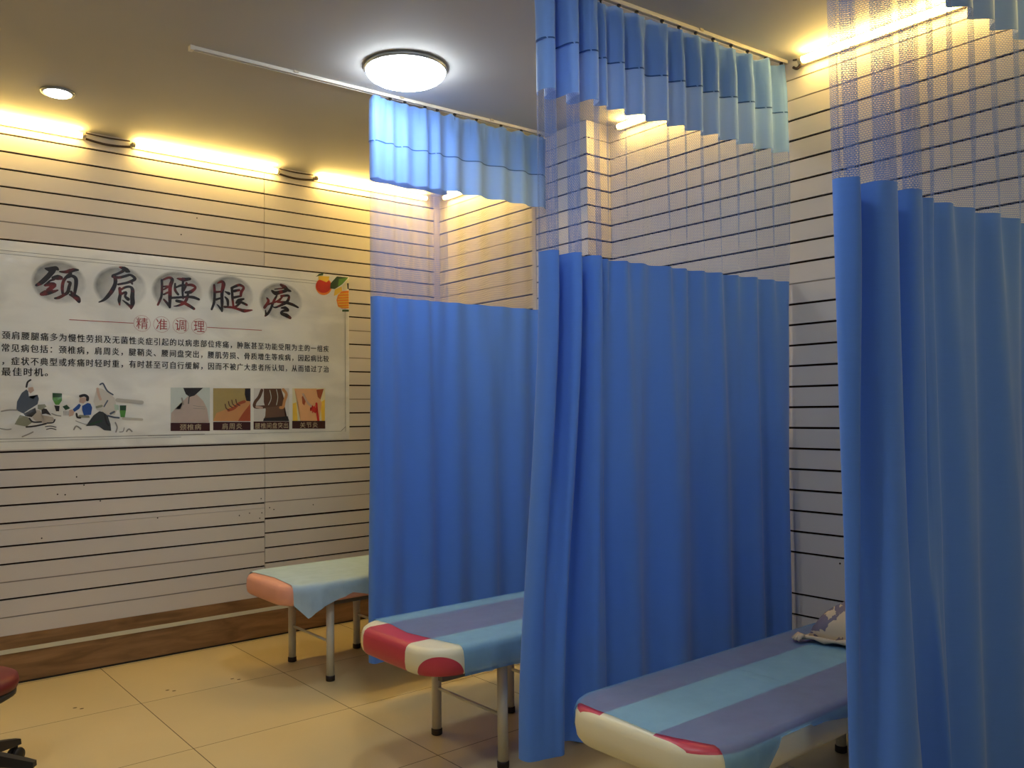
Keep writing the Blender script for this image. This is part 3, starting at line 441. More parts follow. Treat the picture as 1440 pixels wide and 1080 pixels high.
bm = bmesh.new(); box(bm, XB1-0.052, XB1-0.001, YA-0.006, YA, 0.276, CEIL)
struct(mesh_obj('trim_1', bm, M['trimstrip']), 'beige vertical trim strip in the far corner', 'trim')
bm = bmesh.new(); box(bm, XP-0.004, XP, YP1-0.035, YP1+0.001, 0, CEIL)
struct(mesh_obj('trim_2', bm, M['trimstrip']), 'beige edge strip on the far side of the pillar', 'trim')
bm = bmesh.new(); box(bm, X_MIN-0.1, X_MIN, Y_MIN, YA+0.1, 0, CEIL)
struct(mesh_obj('wall_front', bm, M['wallpaint']), 'plain wall behind the viewer', 'wall')
bm = bmesh.new(); box(bm, X_MIN-0.1, XB+0.1, Y_MIN-0.1, Y_MIN, 0, CEIL)
struct(mesh_obj('wall_right', bm, M['wallpaint']), 'plain wall at the right end', 'wall')

# ------------------------------------------------------------------ lamps
def ceiling_lamp(x, y, label):
    t = thing('ceiling_lamp', label, 'ceiling lamp', (x, y, CEIL))
    b = bmesh.new(); lathe(b, [(0.185, -0.0005), (0.201, -0.001), (0.204, -0.014), (0.200, -0.022), (0.196, -0.024)], 48)
    mesh_obj('lamp_rim', fix(b), M['lamp_rim'], t, True)
    b = bmesh.new()
    pr = [(0.197*math.cos(a), -0.022-0.068*math.sin(a)) for a in [i*PI/2/10 for i in range(11)]]
    pr[-1] = (0.004, pr[-1][1]); lathe(b, pr, 48, cap=True)
    mesh_obj('lamp_shade', fix(b), M['lamp_dome'], t, True)
    return t
ceiling_lamp(2.235, 3.50, 'round white glowing ceiling lamp near the top of the far curtain')
ceiling_lamp(-0.55, 2.35, 'round ceiling lamp above the aisle outside the picture on the left')
ceiling_lamp(1.25, 1.65, 'round ceiling lamp over the third couch outside the picture above')
ceiling_lamp(0.9, -0.6, 'round ceiling lamp behind the viewer outside the picture')

t = thing('recessed_downlight', 'small round glowing downlight set into the ceiling near the slatwall', 'downlight', (0.97, 4.89, CEIL))
b = bmesh.new(); lathe(b, [(0.062, -0.001), (0.084, -0.001), (0.080, -0.010), (0.066, -0.010)], 32)
mesh_obj('bezel', fix(b), M['lamp_rim'], t, True)
b = bmesh.new(); lathe(b, [(0.066, -0.010), (0.055, -0.018), (0.004, -0.024)], 32)
mesh_obj('diffuser', fix(b), M['downlight'], t, True)

def tube_light(x, y, L, along, label, group):
    """a slim warm batten tube in the cove; (x, y) is its start"""
    t = thing('tube_light', label, 'tube light', (x, y, 3.160), 0 if along == 'x' else -PI/2, group)
    s = 1 if along == 'x' else 1
    b = bmesh.new(); box(b, 0.0, L, 0.020, 0.036, -0.014, 0.014)
    mesh_obj('batten', b, M['tube_end'], t)
    b = bmesh.new(); lathe(b, [(0.0155, 0.02), (0.0155, L-0.02)], 14, axis='x')
    mesh_obj('glowing_tube', fix(b), M['tube'], t, True)
    for e in (0.0, L-0.02):
        b = bmesh.new(); lathe(b, [(0.016, e), (0.016, e+0.02)], 14, axis='x')
        mesh_obj('end_cap', fix(b), M['tube_end'], t, True)
    return t
G = 'warm tube lights in the cove along the walls'
LX = [(-1.0, 'tube light above the banner wall, left of the picture'), (0.27, 'leftmost glowing warm tube light over the banner wall'),
      (1.49, 'middle glowing warm tube light above the banner title'), (2.715, 'glowing warm tube light over the banner wall nearest the far corner')]
for x0, lb in LX: tube_light(x0, YA-0.038, 0.96, 'x', lb, G)
LB = [(XB1-0.045, 5.36, 0.96, 'warm tube light on the rear wall of the far bay behind the far curtain valance'),
      (XB-0.045, 3.40, 0.96, 'warm tube light on the rear wall between pillar and middle curtain'),
      (XB-0.045, 2.20, 0.96, 'bright warm tube light on the rear wall just right of the middle curtain'),
      (XB-0.045, 1.00, 0.96, 'warm tube light on the rear wall behind the near curtain'),
      (XB-0.045, -0.25, 0.96, 'warm tube light on the rear wall outside the picture on the right')]
for x0, y0, L, lb in LB: tube_light(x0, y0, L, 'y', lb, G)
cables = [((1.235, YA-0.02), (1.485, YA-0.02), 'dark cable linking the left and middle tube lights over the banner wall'),
          ((2.455, YA-0.02), (2.71, YA-0.02), 'dark cable linking the middle and right tube lights over the banner wall'),
          ((XB-0.02, 2.245), (XB-0.02, 2.205), 'dark cable on the rear wall beside the top of the middle curtain')]
for (a, b_, lb) in cables:
    for pos, z0, sag, r in (('upper thin', 3.185, 0.004, 0.0045), ('lower thick', 3.150, 0.012, 0.007)):
        b = bmesh.new()
        tube_path(b, [(a[0]+(b_[0]-a[0])*k/8, a[1]+(b_[1]-a[1])*k/8, z0 - sag*math.sin(PI*k/8)) for k in range(9)], r, 6)
        tag(mesh_obj('power_cable', fix(b), M['cable'], None, True), pos + ' ' + lb, 'cable', 'cables between the tube lights')

# ------------------------------------------------------------------ curtains
def catmull(P, sub):
    out = []
    for i in range(len(P)-1):
        p0, p1, p2, p3 = P[max(i-1, 0)], P[i], P[i+1], P[min(i+2, len(P)-1)]
        for k in range(sub):
            t = k/sub
            out.append(tuple(0.5*((2*p1[j]) + (-p0[j]+p2[j])*t + (2*p0[j]-5*p1[j]+4*p2[j]-p3[j])*t*t + (-p0[j]+3*p1[j]-3*p2[j]+p3[j])*t**3) for j in (0, 1)))
    out.append(P[-1]); return out

def wave(x, crests):
    """-1 at every crest, +1 half way between"""
    if x <= crests[0]:
        w = crests[1]-crests[0]; t = (x-crests[0])/w
    elif x >= crests[-1]:
        w = crests[-1]-crests[-2]; t = (x-crests[-1])/w
    else:
        for a, b in zip(crests, crests[1:]):
            if a <= x <= b: t = (x-a)/(b-a); break
    return -math.cos(2*PI*t)

def smooth(a, b, x):
    t = max(0, min(1, (x-a)/(b-a))); return t*t*(3-2*t)

Z_TOP, Z_SEAM, Z_VAL, Z_NET, Z_HEM = 3.174, 2.932, 2.735, 2.108, 0.205
def make_curtain(label, rail, head_t, head_b, x_run, x_end, crest_t, crest_b, amp_t, amp_b, seed):
    """rail = (X0, Y0, slope). head_*: plan of the gathered leading end at the top / bottom;
    after it the cloth runs on from x_run to x_end in folds."""
    X0, Y0, sl = rail
    yr = lambda x: Y0 + sl*(x-X0)
    run_n = int((x_end - x_run)/0.0125)
    sub = 6
    n_head = (len(head_t)-1)*sub + 1
    ht = catmull(head_t, sub); hb = catmull(head_b, sub)
    def plan(z):
        w = 1 - smooth(0.15, 2.05, z)      # 0 top, 1 bottom
        at = amp_t*(smooth(1.7, 2.6, z)*0.75 + 0.25*smooth(0.9, 1.8, z)); ab = amp_b*(1-smooth(1.2, 2.5, z))*(1+0.35*(1-smooth(0.2, 1.5, z)))
        at *= 1 - 0.45*smooth(3.02, 3.17, z)
        pts = []
        for a, b in zip(ht, hb):
            pts.append((a[0]*(1-w)+b[0]*w, a[1]*(1-w)+b[1]*w))
        xh, oh = pts[-1]
        for k in range(1, run_n+1):
            t = k/run_n
            x = xh + (x_end-xh)*t
            o = at*wave(x, crest_t) + ab*wave(x, crest_b)
            e = smooth(0, 0.05, x-xh)
            o = oh*(1-e) + o*e
            pts.append((x, o))
        out = []
        for (x, o) in pts:
            nz = noise.noise(Vector((x*9+seed, o*12, z*1.3)))*0.006 + noise.noise(Vector((x*26+seed, o*9, z*3.0)))*0.0022
            nz += noise.noise(Vector((x*60+seed, o*30, z*5)))*0.008*smooth(2.98, 3.12, z)
            nz += 0.0035*math.sin(x*150+3*noise.noise(Vector((x*14, seed, 1))))*smooth(3.04, 3.14, z)
            nx = noise.noise(Vector((x*7, seed+o*10, z*1.1)))*0.006*(1-smooth(2.0, 3.0, z))
            out.append((x+nx, yr(x)+o+nz))
        return out
    def sheet(name, zs, mat, parent, off=0.0, hemwave=0.0):
        bm = bmesh.new(); uv = bm.loops.layers.uv.new('UVMap'); rows = []; us = None
        for zi, z in enumerate(zs):
            P = plan(min(z, Z_TOP))
            if us is None or True:
                u = [0.0]
                for a, b in zip(P, P[1:]): u.append(u[-1] + math.hypot(a[0]-b[0], a[1]-b[1]))
                if us is None: us = u
            row = []
            for i, (x, y) in enumerate(P):
                zz = z
                if zi == len(zs)-1: zz += hemwave*noise.noise(Vector((us[i]*6, seed, 0)))
                if name == 'heading' and zi == 0: zz += 0.012*noise.noise(Vector((us[i]*22, seed, 5))) - 0.010*abs(math.sin(us[i]*24))
                j = min(i+1, len(P)-1); k = max(i-1, 0)
                tx, ty = P[j][0]-P[k][0], P[j][1]-P[k][1]; L = math.hypot(tx, ty) or 1
                row.append(bm.verts.new((x - off*(-ty/L)*-1*-1, y - off*(tx/L)*-1, zz)))
            rows.append(row)
        for r in range(len(rows)-1):
            for i in range(len(us)-1):
                f = bm.faces.new((rows[r][i], rows[r+1][i], rows[r+1][i+1], rows[r][i+1]))
                for lp, (ui, ri) in zip(f.loops, ((i, r), (i, r+1), (i+1, r+1), (i+1, r))):
                    lp[uv].uv = (us[ui], zs[ri])
        return mesh_obj(name, bm, mat, parent, True)
    lin = lambda a, b, n: [a + (b-a)*i/n for i in range(n+1)]
    c = thing('privacy_curtain', label, 'curtain', ((x_run+x_end)/2, yr((x_run+x_end)/2), 0), 0, 'blue privacy curtains between the couches')
    c.location = (0, 0, 0)
    sheet('heading', lin(Z_TOP, Z_SEAM, 12), M['valance'], c)
    sheet('heading_lining', lin(Z_TOP-0.02, Z_SEAM, 8), M['valance'], c, off=0.004)
    sheet('valance', lin(Z_SEAM, Z_VAL, 8), M['valance'], c, hemwave=0.004)
    for of_ in (-0.0016, 0.0056): sheet('stitched_seam', lin(Z_SEAM+0.003, Z_SEAM-0.003, 1), M['seam'], c, off=of_)
    sheet('net_panel', lin(Z_VAL, Z_NET, 14), M['net'], c)
    sheet('cloth_panel', lin(Z_NET, Z_HEM, 44), M['curtain'], c, hemwave=0.006)
    # gliders that carry the heading in the track
    xs = [ht[0][0]] + [x for x in crest_t if x < x_end-0.02]
    for x in xs:
        b = bmesh.new(); y = yr(x)
        lathe(b, [(0.004, Z_TOP-0.035), (0.004, 3.183)], 8, c=(x, y, 0)); lathe(b, [(0.009, 3.176), (0.009, 3.184)], 10, c=(x, y, 0))
        mesh_obj('curtain_hook', fix(b), M['dark_plastic'], c, True)
    return c

def make_rail(label, x0, x1, rail):
    X0, Y0, sl = rail; y = lambda x: Y0 + sl*(x-X0)
    t = thing('curtain_rail', label, 'curtain rail', (0, 0, 0), 0, 'white ceiling tracks of the curtains')
    b = bmesh.new()
    for w0, w1, z0, z1 in ((-0.013, 0.013, 3.194, 3.1995), (-0.013, -0.009, 3.183, 3.194), (0.009, 0.013, 3.183, 3.194)):
        v = [b.verts.new((x, y(x)+w, z)) for z in (z0, z1) for x, w in ((x0, w0), (x1, w0), (x1, w1), (x0, w1))]
        for f in ((0,3,2,1),(4,5,6,7),(0,1,5,4),(1,2,6,5),(2,3,7,6),(3,0,4,7)): b.faces.new([v[i] for i in f])
    mesh_obj('track', b, M['rail'], t)
    b = bmesh.new(); box(b, x0-0.012, x0+0.006, y(x0)-0.016, y(x0)+0.016, 3.178, 3.1995)
    mesh_obj('end_stop', b, M['rail'], t)
    for k in range(1, int((x1-x0)/0.6)+1):
        x = x0+0.6*k-0.1; b = bmesh.new(); box(b, x-0.012, x+0.012, y(x)-0.019, y(x)+0.019, 3.190, 3.1998)
        mesh_obj('ceiling_clip', b, M['tube_end'], t)
    return t

R1 = (2.26, 3.868, -0.040); R2 = (2.1, 2.42, -0.080); R3 = (2.1, 1.17, -0.10)
make_rail('white curtain track that runs on bare beyond the far curtain, across the ceiling lamp', 1.33, 3.47, R1)
make_rail('white ceiling track carrying the middle curtain', 1.95, 3.665, R2)
make_rail('white ceiling track carrying the near curtain at the right', 1.90, 3.665, R3)

make_curtain('farthest blue curtain with net top, hanging between first and second couch',
    R1,
    [(2.782,0.075),(2.70,0.085),(2.60,0.062),(2.50,0.08),(2.40,0.06),(2.31,0.065),(2.262,0.035),(2.256,0.0),(2.275,-0.022),(2.31,-0.012)],
    [(2.775,0.075),(2.70,0.07),(2.60,0.085),(2.50,0.07),(2.38,0.075),(2.29,0.06),(2.24,0.035),(2.232,0.0),(2.25,-0.022),(2.29,-0.015)],
    2.31, 3.455, [2.367,2.458,2.585,2.664,2.78,2.931,3.107,3.258,3.40], [2.34,2.577,2.768,2.999,3.22,3.42], 0.017, 0.020, 3.3)
make_curtain('middle blue curtain with net top, hanging between second and third couch',
    R2,
    [(2.19,0.05),(2.155,0.02),(2.158,-0.035),(2.195,-0.045),(2.215,0.045),(2.255,0.055),(2.268,-0.045),(2.30,-0.055),(2.318,0.04),(2.355,0.05),(2.372,-0.035),(2.41,-0.045),(2.435,0.01)],
    [(2.09,0.06),(2.035,0.03),(2.04,-0.02),(2.075,-0.035),(2.11,-0.04),(2.15,-0.045),(2.19,-0.05),(2.235,0.01),(2.26,0.05),(2.30,0.05),(2.325,0.0),(2.36,-0.04),(2.41,-0.03)],
    2.435, 3.655, [2.47,2.57,2.67,2.82,2.925,3.03,3.143,3.265,3.38,3.515,3.63], [2.375,2.587,2.846,3.137,3.37,3.566], 0.026, 0.023, 9.1)
make_curtain('nearest blue curtain with net top, at the right edge in front of the third couch',
    R3,
    [(2.20,0.055),(2.125,0.03),(2.11,0.0),(2.15,-0.03),(2.185,0.035),(2.215,0.03),(2.225,-0.045),(2.285,-0.055),(2.32,0.03),(2.36,0.04),(2.375,-0.035),(2.43,-0.04),(2.455,0.03),(2.485,0.0)],
    [(2.32,0.08),(2.25,0.075),(2.185,0.06),(2.18,0.035),(2.21,0.02),(2.235,0.01),(2.25,-0.035),(2.30,-0.055),(2.36,-0.045),(2.41,0.0),(2.46,0.04),(2.485,0.01),(2.50,-0.045),(2.53,-0.02)],
    2.50, 3.655, [2.54,2.636,2.77,2.91,3.05,3.2,3.35,3.5,3.64], [2.51,2.69,2.96,3.24,3.52], 0.024, 0.020, 17.7)

# ------------------------------------------------------------------ couches
BL = 1.76      # length
def outline(W, x, r=0.15, rb=0.05, BL=BL):
    """half width of the couch top at distance x from its free end"""
    if x < r: return W - (r - math.sqrt(max(0, r*r - (r-x)**2)))
    if x > BL-rb: return W - (rb - math.sqrt(max(0, rb*rb - (rb-(BL-x))**2)))
    return W

def make_couch(label, x, y, pattern, W=0.325, zt=0.565, zb=0.452):
    BL = 3.605 - x
    t = thing('massage_couch', label, 'massage couch', (x, y, 0), 0, 'treatment couches, one in each bay')
    # mattress
    r = 0.15
    loop = []
    def arc(cx, cy, rr, a0, a1, n):
        for i in range(n+1):
            a = a0 + (a1-a0)*i/n; loop.append((cx+rr*math.cos(a), cy+rr*math.sin(a)))
    arc(r, -W+r, r, 1.5*PI, PI, 10); arc(r, W-r, r, PI, PI/2, 10)
    arc(BL-0.05, W-0.05, 0.05, PI/2, 0, 6); arc(BL-0.05, -W+0.05, 0.05, 0, -PI/2, 6)
    dense = []
    for i in range(len(loop)):
        a, b = loop[i], loop[(i+1) % len(loop)]
        n = max(1, int(math.dist(a, b)/0.06))
        for k in range(n): dense.append((a[0]+(b[0]-a[0])*k/n, a[1]+(b[1]-a[1])*k/n))
    prof = [(0.035, zb), (0.010, zb+0.004), (0.002, zb+0.016), (-0.002, zb+0.045), (0.0, zt-0.030), (0.006, zt-0.013), (0.016, zt-0.004), (0.030, zt)]
    bm = bmesh.new(); rings = []
    cx, cy = BL/2, 0
    for ins, z in prof:
        ring = []
        for (px, py) in dense:
            sx = (BL/2-ins)/(BL/2); sy = (W-ins)/W
            ring.append(bm.verts.new((cx+(px-cx)*sx, py*sy, z)))
        rings.append(ring)
    n = len(dense)
    for a, b in zip(rings, rings[1:]):
        for i in range(n): bm.faces.new((a[i], a[(i+1) % n], b[(i+1) % n], b[i]))
    bm.faces.new(rings[-1]); bm.faces.new(list(reversed(rings[0])))
    mesh_obj('mattress', fix(bm), vinyl('couch_vinyl_'+pattern, pattern), t, True)
    # steel under-frame
    b = bmesh.new()
    for yy in (-W+0.075, W-0.105): box(b, 0.10, BL-0.06, yy, yy+0.03, zb-0.032, zb-0.001)
    for xx in (0.13, 0.42, 0.86, 1.30, BL-0.10): box(b, xx, xx+0.028, -W+0.105, W-0.105, zb-0.030, zb-0.002)
    mesh_obj('frame', b, M['frame'], t)
    lx = (2.255-x, 2.695-x, BL-0.14); ly = 0.245
    for xx in lx:
        for s in (-1, 1):
            b = bmesh.new(); lathe(b, [(0.0225, 0.024), (0.0225, zb-0.012)], 20, c=(xx, s*ly, 0))
            lg = mesh_obj('leg', fix(b), M['white_metal'], t, True)
            b = bmesh.new(); lathe(b, [(0.022, 0.0), (0.0255, 0.003), (0.0255, 0.026), (0.0235, 0.030)], 20, c=(xx, s*ly, 0))
            mesh_obj('rubber_foot', fix(b), M['rubber'], lg, True)
        b = bmesh.new(); lathe(b, [(0.0075, -ly+0.018), (0.0075, ly-0.018)], 10, c=(xx, 0, 0.215), axis='y')
        mesh_obj('stretcher', fix(b), M['white_metal'], t, True)
    return t

def make_sheet(label, x, y, mat, front, far_h, near_h, end=BL-0.03, W=0.325, zt=0.565, zb=0.452, ridge=None, seed=0.0):
    """thin non-woven sheet lying on the couch. front(s): how far back its free edge starts across the width (s=-1 near .. 1 far);
    far_h / near_h (x): how far it hangs down either side"""
    BL_ = 3.605 - x; end = BL_ - 0.03
    bm = bmesh.new(); uv = bm.loops.layers.uv.new('UVMap')
    NX, NT_, NS = 90, 26, 9
    lift = 0.0035; re = 0.028
    rows = []
    for i in range(NX+1):
        row = []
        for j in range(-NS, NT_+NS+1):
            s = max(-1, min(1, -1 + 2*j/NT_))
            x0 = front(s); xx = x0 + (end-x0)*(i/NX)**1.15
            w = outline(W, xx, BL=BL_)
            wob = noise.noise(Vector((xx*5+seed, s*2, 0)))*0.0018 + noise.noise(Vector((xx*22, s*9+seed, 0)))*0.0008
            if ridge is not None:
                for rx, hh in ridge:
                    wob += hh*math.exp(-((xx-rx)/0.009)**2)
            if 0 <= j <= NT_:
                yy = s*(w-re); z = zt + lift + abs(wob)
            else:
                side = 1 if j > NT_ else -1
                k = (j-NT_) if j > NT_ else -j
                h = (far_h if side > 0 else near_h)(xx)
                L = re*PI/2 + h
                d = L*k/NS
                if d < re*PI/2:
                    a = d/re; yy = side*(w-re + (re+lift)*math.sin(a)); z = zt-re + (re+lift)*math.cos(a)
                else:
                    dd = d - re*PI/2
                    rip = (0.008*math.sin(xx*38+seed) + 0.005*math.sin(xx*90+seed*2))*min(1, dd/0.08)
                    yy = side*(w + lift + 0.003 + max(0, rip) + dd*0.03); z = zt-re-dd
                if h < 0.002: z = max(z, zt-0.02)
            row.append((bm.verts.new((xx, yy, z)), xx, s))
        rows.append(row)
    for a, b in zip(rows, rows[1:]):
        for i in range(len(a)-1):
            bm.faces.new((a[i][0], b[i][0], b[i+1][0], a[i+1][0]))
    o = mesh_obj('bed_sheet', bm, mat, None, True)
    o.location = (x, y, 0)
    tag(o, label, 'bed sheet', 'disposable sheets laid on the couches')
    return o
interp = lambda tab: (lambda x: next((a[1]+(b[1]-a[1])*(x-a[0])/(b[0]-a[0]) for a, b in zip(tab, tab[1:]) if a[0] <= x <= b[0]), tab[0][1] if x < tab[0][0] else tab[-1][1]))

BX = 1.845
B1 = (1.955, 4.60); B2 = (BX, 3.06); B3 = (1.85, 1.73)
make_couch('farthest treatment couch with salmon vinyl end, beside the slatwall', *B1, 'salmon')
make_couch('middle treatment couch with red and cream end, between the far and middle curtains', *B2, 'middle')
make_couch('nearest treatment couch with cream front and red corner patches, at bottom right', *B3, 'outer', W=0.305)
make_sheet('pale teal thin sheet with a pointed corner hanging down on the farthest couch', *B1, M['sheet_teal'],
    interp([(-1, 0.055), (0, 0.075), (0.6, 0.06), (1, 0.05)]), lambda x: 0.05,
    interp([(0.0, 0.04), (0.05, 0.07), (0.125, 0.150), (0.20, 0.105), (0.29, 0.075), (0.40, 0.045), (0.52, 0.075), (2.0, 0.085)]), seed=1.0)
make_sheet('blue thin sheet covering the middle couch down to its underside', *B2, M['sheet_blue'],
    interp([(-1, 0.15), (-0.55, 0.12), (0, 0.095), (0.6, 0.12), (1, 0.11)]), lambda x: 0.05, interp([(0, 0.085), (2, 0.09)]), seed=4.0)
make_sheet('blue thin sheet with crosswise crease on the nearest couch, flap hanging at its front corner', *B3, M['sheet_blue'],
    interp([(-1, 0.075), (-0.7, 0.035), (-0.45, 0.018), (0.45, 0.03), (0.65, 0.028), (1, 0.035)]), lambda x: 0.06,
    interp([(0.0, 0.03), (0.06, 0.10), (0.14, 0.115), (0.22, 0.085), (0.32, 0.0), (0.55, 0.003), (0.75, 0.03), (1.2, 0.045), (2.0, 0.05)]),
    ridge=[(0.675, 0.006), (0.66, -0.001)], seed=8.0, W=0.305)

# cushion
def make_cushion(x, y, z, rz):
    t = thing('cushion', 'beige and purple damask cushion on the nearest couch against the wall', 'cushion', (x, y, z), rz)
    bm = bmesh.new(); N = 22; a = 0.245; T = 0.088
    top, bot = {}, {}
    for i in range(N+1):
        for j in range(N+1):
            u, v = -1+2*i/N, -1+2*j/N
            pin = 1 - 0.10*(1-u*u)*abs(v)**2 ; pin2 = 1 - 0.10*(1-v*v)*abs(u)**2
            h = T*((1-u**4)*(1-v**4))**0.55 * (1+0.10*noise.noise(Vector((u*2, v*2, 4))))
            px, py = a*u*pin2, a*v*pin
            top[i, j] = bm.verts.new((px, py, 0.075 + h))
            if 0 < i < N and 0 < j < N: bot[i, j] = bm.verts.new((px, py, max(0.004, 0.075 - h*0.9)))
            else: bot[i, j] = top[i, j]
            drop = 0.062*(max(abs(u), abs(v)))**5
            top[i, j].co.z -= drop
            if bot[i, j] is not top[i, j]: bot[i, j].co.z = max(0.003, bot[i, j].co.z - 0.8*drop)
    for i in range(N):
        for j in range(N):
            bm.faces.new((top[i, j], top[i+1, j], top[i+1, j+1], top[i, j+1]))
            q = [bot[i, j], bot[i, j+1], bot[i+1, j+1], bot[i+1, j]]
            bm.faces.new(q)
    mesh_obj('pillow_body', fix(bm), M['damask'], t, True)
    b = bmesh.new(); pts = []
    for s in range(4):
        for k in range(12):
            q = -1+2*k/12
            u, v = ((q, -1), (1, q), (-q, 1), (-1, -q))[s]
            pts.append((a*u*(1-0.10*(1-v*v)*u*u)*1.02, a*v*(1-0.10*(1-u*u)*v*v)*1.02, 0.018 + 0.004*math.sin(k*2.1)))
    pts.append(pts[0]); tube_path(b, pts, [0.009+0.004*math.sin(i*2.7) for i in range(len(pts))], 7)
    for cx, cy in ((a, a), (a, -a), (-a, a), (-a, -a)):
        for q in range(5):
            an = math.atan2(cy, cx) + (q-2)*0.35
            tube_path(b, [(cx, cy, 0.02), (cx+0.025*math.cos(an), cy+0.025*math.sin(an), 0.026), (cx+0.045*math.cos(an), cy+0.045*math.sin(an), 0.012)], [0.009, 0.010, 0.005], 6)
    mesh_obj('fringe_edging', fix(b), M['fringe'], t, True)
    return t
make_cushion(BX+1.455, 1.655, 0.572, math.radians(6))

# ------------------------------------------------------------------ red stool (its right edge reaches into the picture)
def make_stool(x, y, rz):
    t = thing('swivel_stool', 'red padded stool with black five-star base, cut off at the left edge', 'stool', (x, y, 0), rz)
    b = bmesh.new(); lathe(b, [(0.02, 0.377), (0.165, 0.377), (0.186, 0.385), (0.192, 0.408), (0.186, 0.432), (0.165, 0.443), (0.02, 0.448)], 36)
    mesh_obj('seat', fix(b), M['red_vinyl'], t, True)
    b = bmesh.new(); lathe(b, [(0.05, 0.330), (0.155, 0.342), (0.182, 0.358), (0.182, 0.379), (0.02, 0.379)], 32)
    mesh_obj('seat_pan', fix(b), M['black'], t, True)
    b = bmesh.new(); lathe(b, [(0.034, 0.09), (0.034, 0.24), (0.020, 0.245), (0.020, 0.335)], 20)
    mesh_obj('column', fix(b), M['black'], t, True)
    for k in range(5):
        a = 2*PI*k/5
        d = Vector((math.cos(a), math.sin(a), 0)); n = Vector((-d.y, d.x, 0))
        b = bmesh.new(); rings = []
        for r, w, z0, z1 in ((0.02, 0.030, 0.095, 0.150), (0.12, 0.024, 0.090, 0.138), (0.24, 0.020, 0.078, 0.108), (0.275, 0.017, 0.076, 0.098)):
            rings.append([b.verts.new(d*r + n*s*w + Vector((0, 0, z))) for s, z in ((-1, z0), (1, z0), (0.8, z1), (-0.8, z1))])
        for p, q in zip(rings, rings[1:]):
            for i in range(4): b.faces.new((p[i], p[(i+1) % 4], q[(i+1) % 4], q[i]))
        b.faces.new(rings[0]); b.faces.new(rings[-1])
        sp = mesh_obj('base_arm', fix(b), M['black'], t)
        b = bmesh.new(); c = d*0.262
        for s in (-1, 1):
            o = c + n*s*0.014
            prof = [(0.012, -0.009), (0.030, -0.007), (0.033, 0.0), (0.030, 0.007), (0.012, 0.009)]
            rings = [[b.verts.new(o + n*h + d*r*math.cos(q*PI/10) + Vector((0, 0, 0.033+r*math.sin(q*PI/10)))) for q in range(20)] for r, h in prof]
            for p, q in zip(rings, rings[1:]):
                for i in range(20): b.faces.new((p[i], p[(i+1) % 20], q[(i+1) % 20], q[i]))
            b.faces.new(rings[0]); b.faces.new(rings[-1])
        lathe(b, [(0.008, 0.040), (0.008, 0.082)], 8, c=(c.x, c.y, 0))
        mesh_obj('caster', fix(b), M['black'], sp, True)
    return t
make_stool(0.487, 4.085, math.radians(37))

# ------------------------------------------------------------------ banner
ban = thing('wall_banner', 'large printed Chinese health banner under clear film on the slatwall', 'banner', (0, 0, 0))
YB = YA - 0.004
bm = bmesh.new(); box(bm, 0.45, 2.995, YB, YB+0.003, 1.312, 2.494)
mesh_obj('printed_sheet', bm, M['paper'], ban)
LAY = [0.0]
def flat(name, polys, parent=ban, uvfn=None, layer=None, step=0.00006):
    """thin ink layer just in front of the sheet. polys: (material key, [(X, z), ...])"""
    bm = bmesh.new(); mats = []; y = YB - 0.0006 - (layer or 0)*0.0006
    for k, (mk, P) in enumerate(polys):
        if mk not in mats: mats.append(mk)
        P = [(min(px, 2.994), pz) for px, pz in P]
        try:
            f = bm.faces.new([bm.verts.new((px, y - k*step, pz)) for px, pz in P]); f.material_index = mats.index(mk)
        except ValueError: pass
    bmesh.ops.triangulate(bm, faces=bm.faces)
    for f in bm.faces:
        if f.normal.y > 0: f.normal_flip()
    return mesh_obj(name, bm, [M[m] for m in mats], parent)
def stroke_polys(mk, st):
    """brush stroke -> quads and round ends"""
    P = catmull([(a, b) for a, b, w in st], 5) if len(st) > 2 else [(st[0][0]+(st[1][0]-st[0][0])*k/5, st[0][1]+(st[1][1]-st[0][1])*k/5) for k in range(6)]
    n = len(P); out = []; Lf, Rt = [], []
    for i, (x, z) in enumerate(P):
        q = i/(n-1)*(len(st)-1); k = min(int(q), len(st)-2); w = st[k][2]+(st[k+1][2]-st[k][2])*(q-k)
        a, b = P[max(i-1, 0)], P[min(i+1, n-1)]; dx, dz = b[0]-a[0], b[1]-a[1]; L = math.hypot(dx, dz) or 1
        Lf.append((x-dz/L*w/2, z+dx/L*w/2)); Rt.append((x+dz/L*w/2, z-dx/L*w/2))
        if i in (0, n-1):
            out.append((mk, [(x+w*0.5*math.cos(t*PI/4), z+w*0.5*math.sin(t*PI/4)) for t in range(8)]))
    for i in range(n-1): out.append((mk, [Lf[i], Lf[i+1], Rt[i+1], Rt[i]]))
    return out
def expand(data):
    out = []
    for c_, P in data:
        if len(P[0]) == 3: out += stroke_polys('p_'+c_, P)
        else: out.append(('p_'+c_, P))
    return out

# border lines of the print
def rect(mk, x0, z0, x1, z1): return (mk, [(x0, z0), (x1, z0), (x1, z1), (x0, z1)])
fr = [rect('linegrey', 0.45, 2.4345, 2.80, 2.4370), rect('linegrey', 0.45, 2.416, 2.80, 2.4180), rect('linegrey', 0.45, 1.372, 1.95, 1.3745),
      rect('linegrey', 0.45, 1.357, 1.80, 1.3590), rect('linegrey', 2.962, 1.365, 2.9645, 2.30), rect('linegrey', 1.60, 1.3690, 2.93, 1.3708),
      ('linegrey', [(2.93, 1.3708), (2.9645, 1.40), (2.9645, 1.404), (2.928, 1.3728)])]
flat('printed_border', fr)
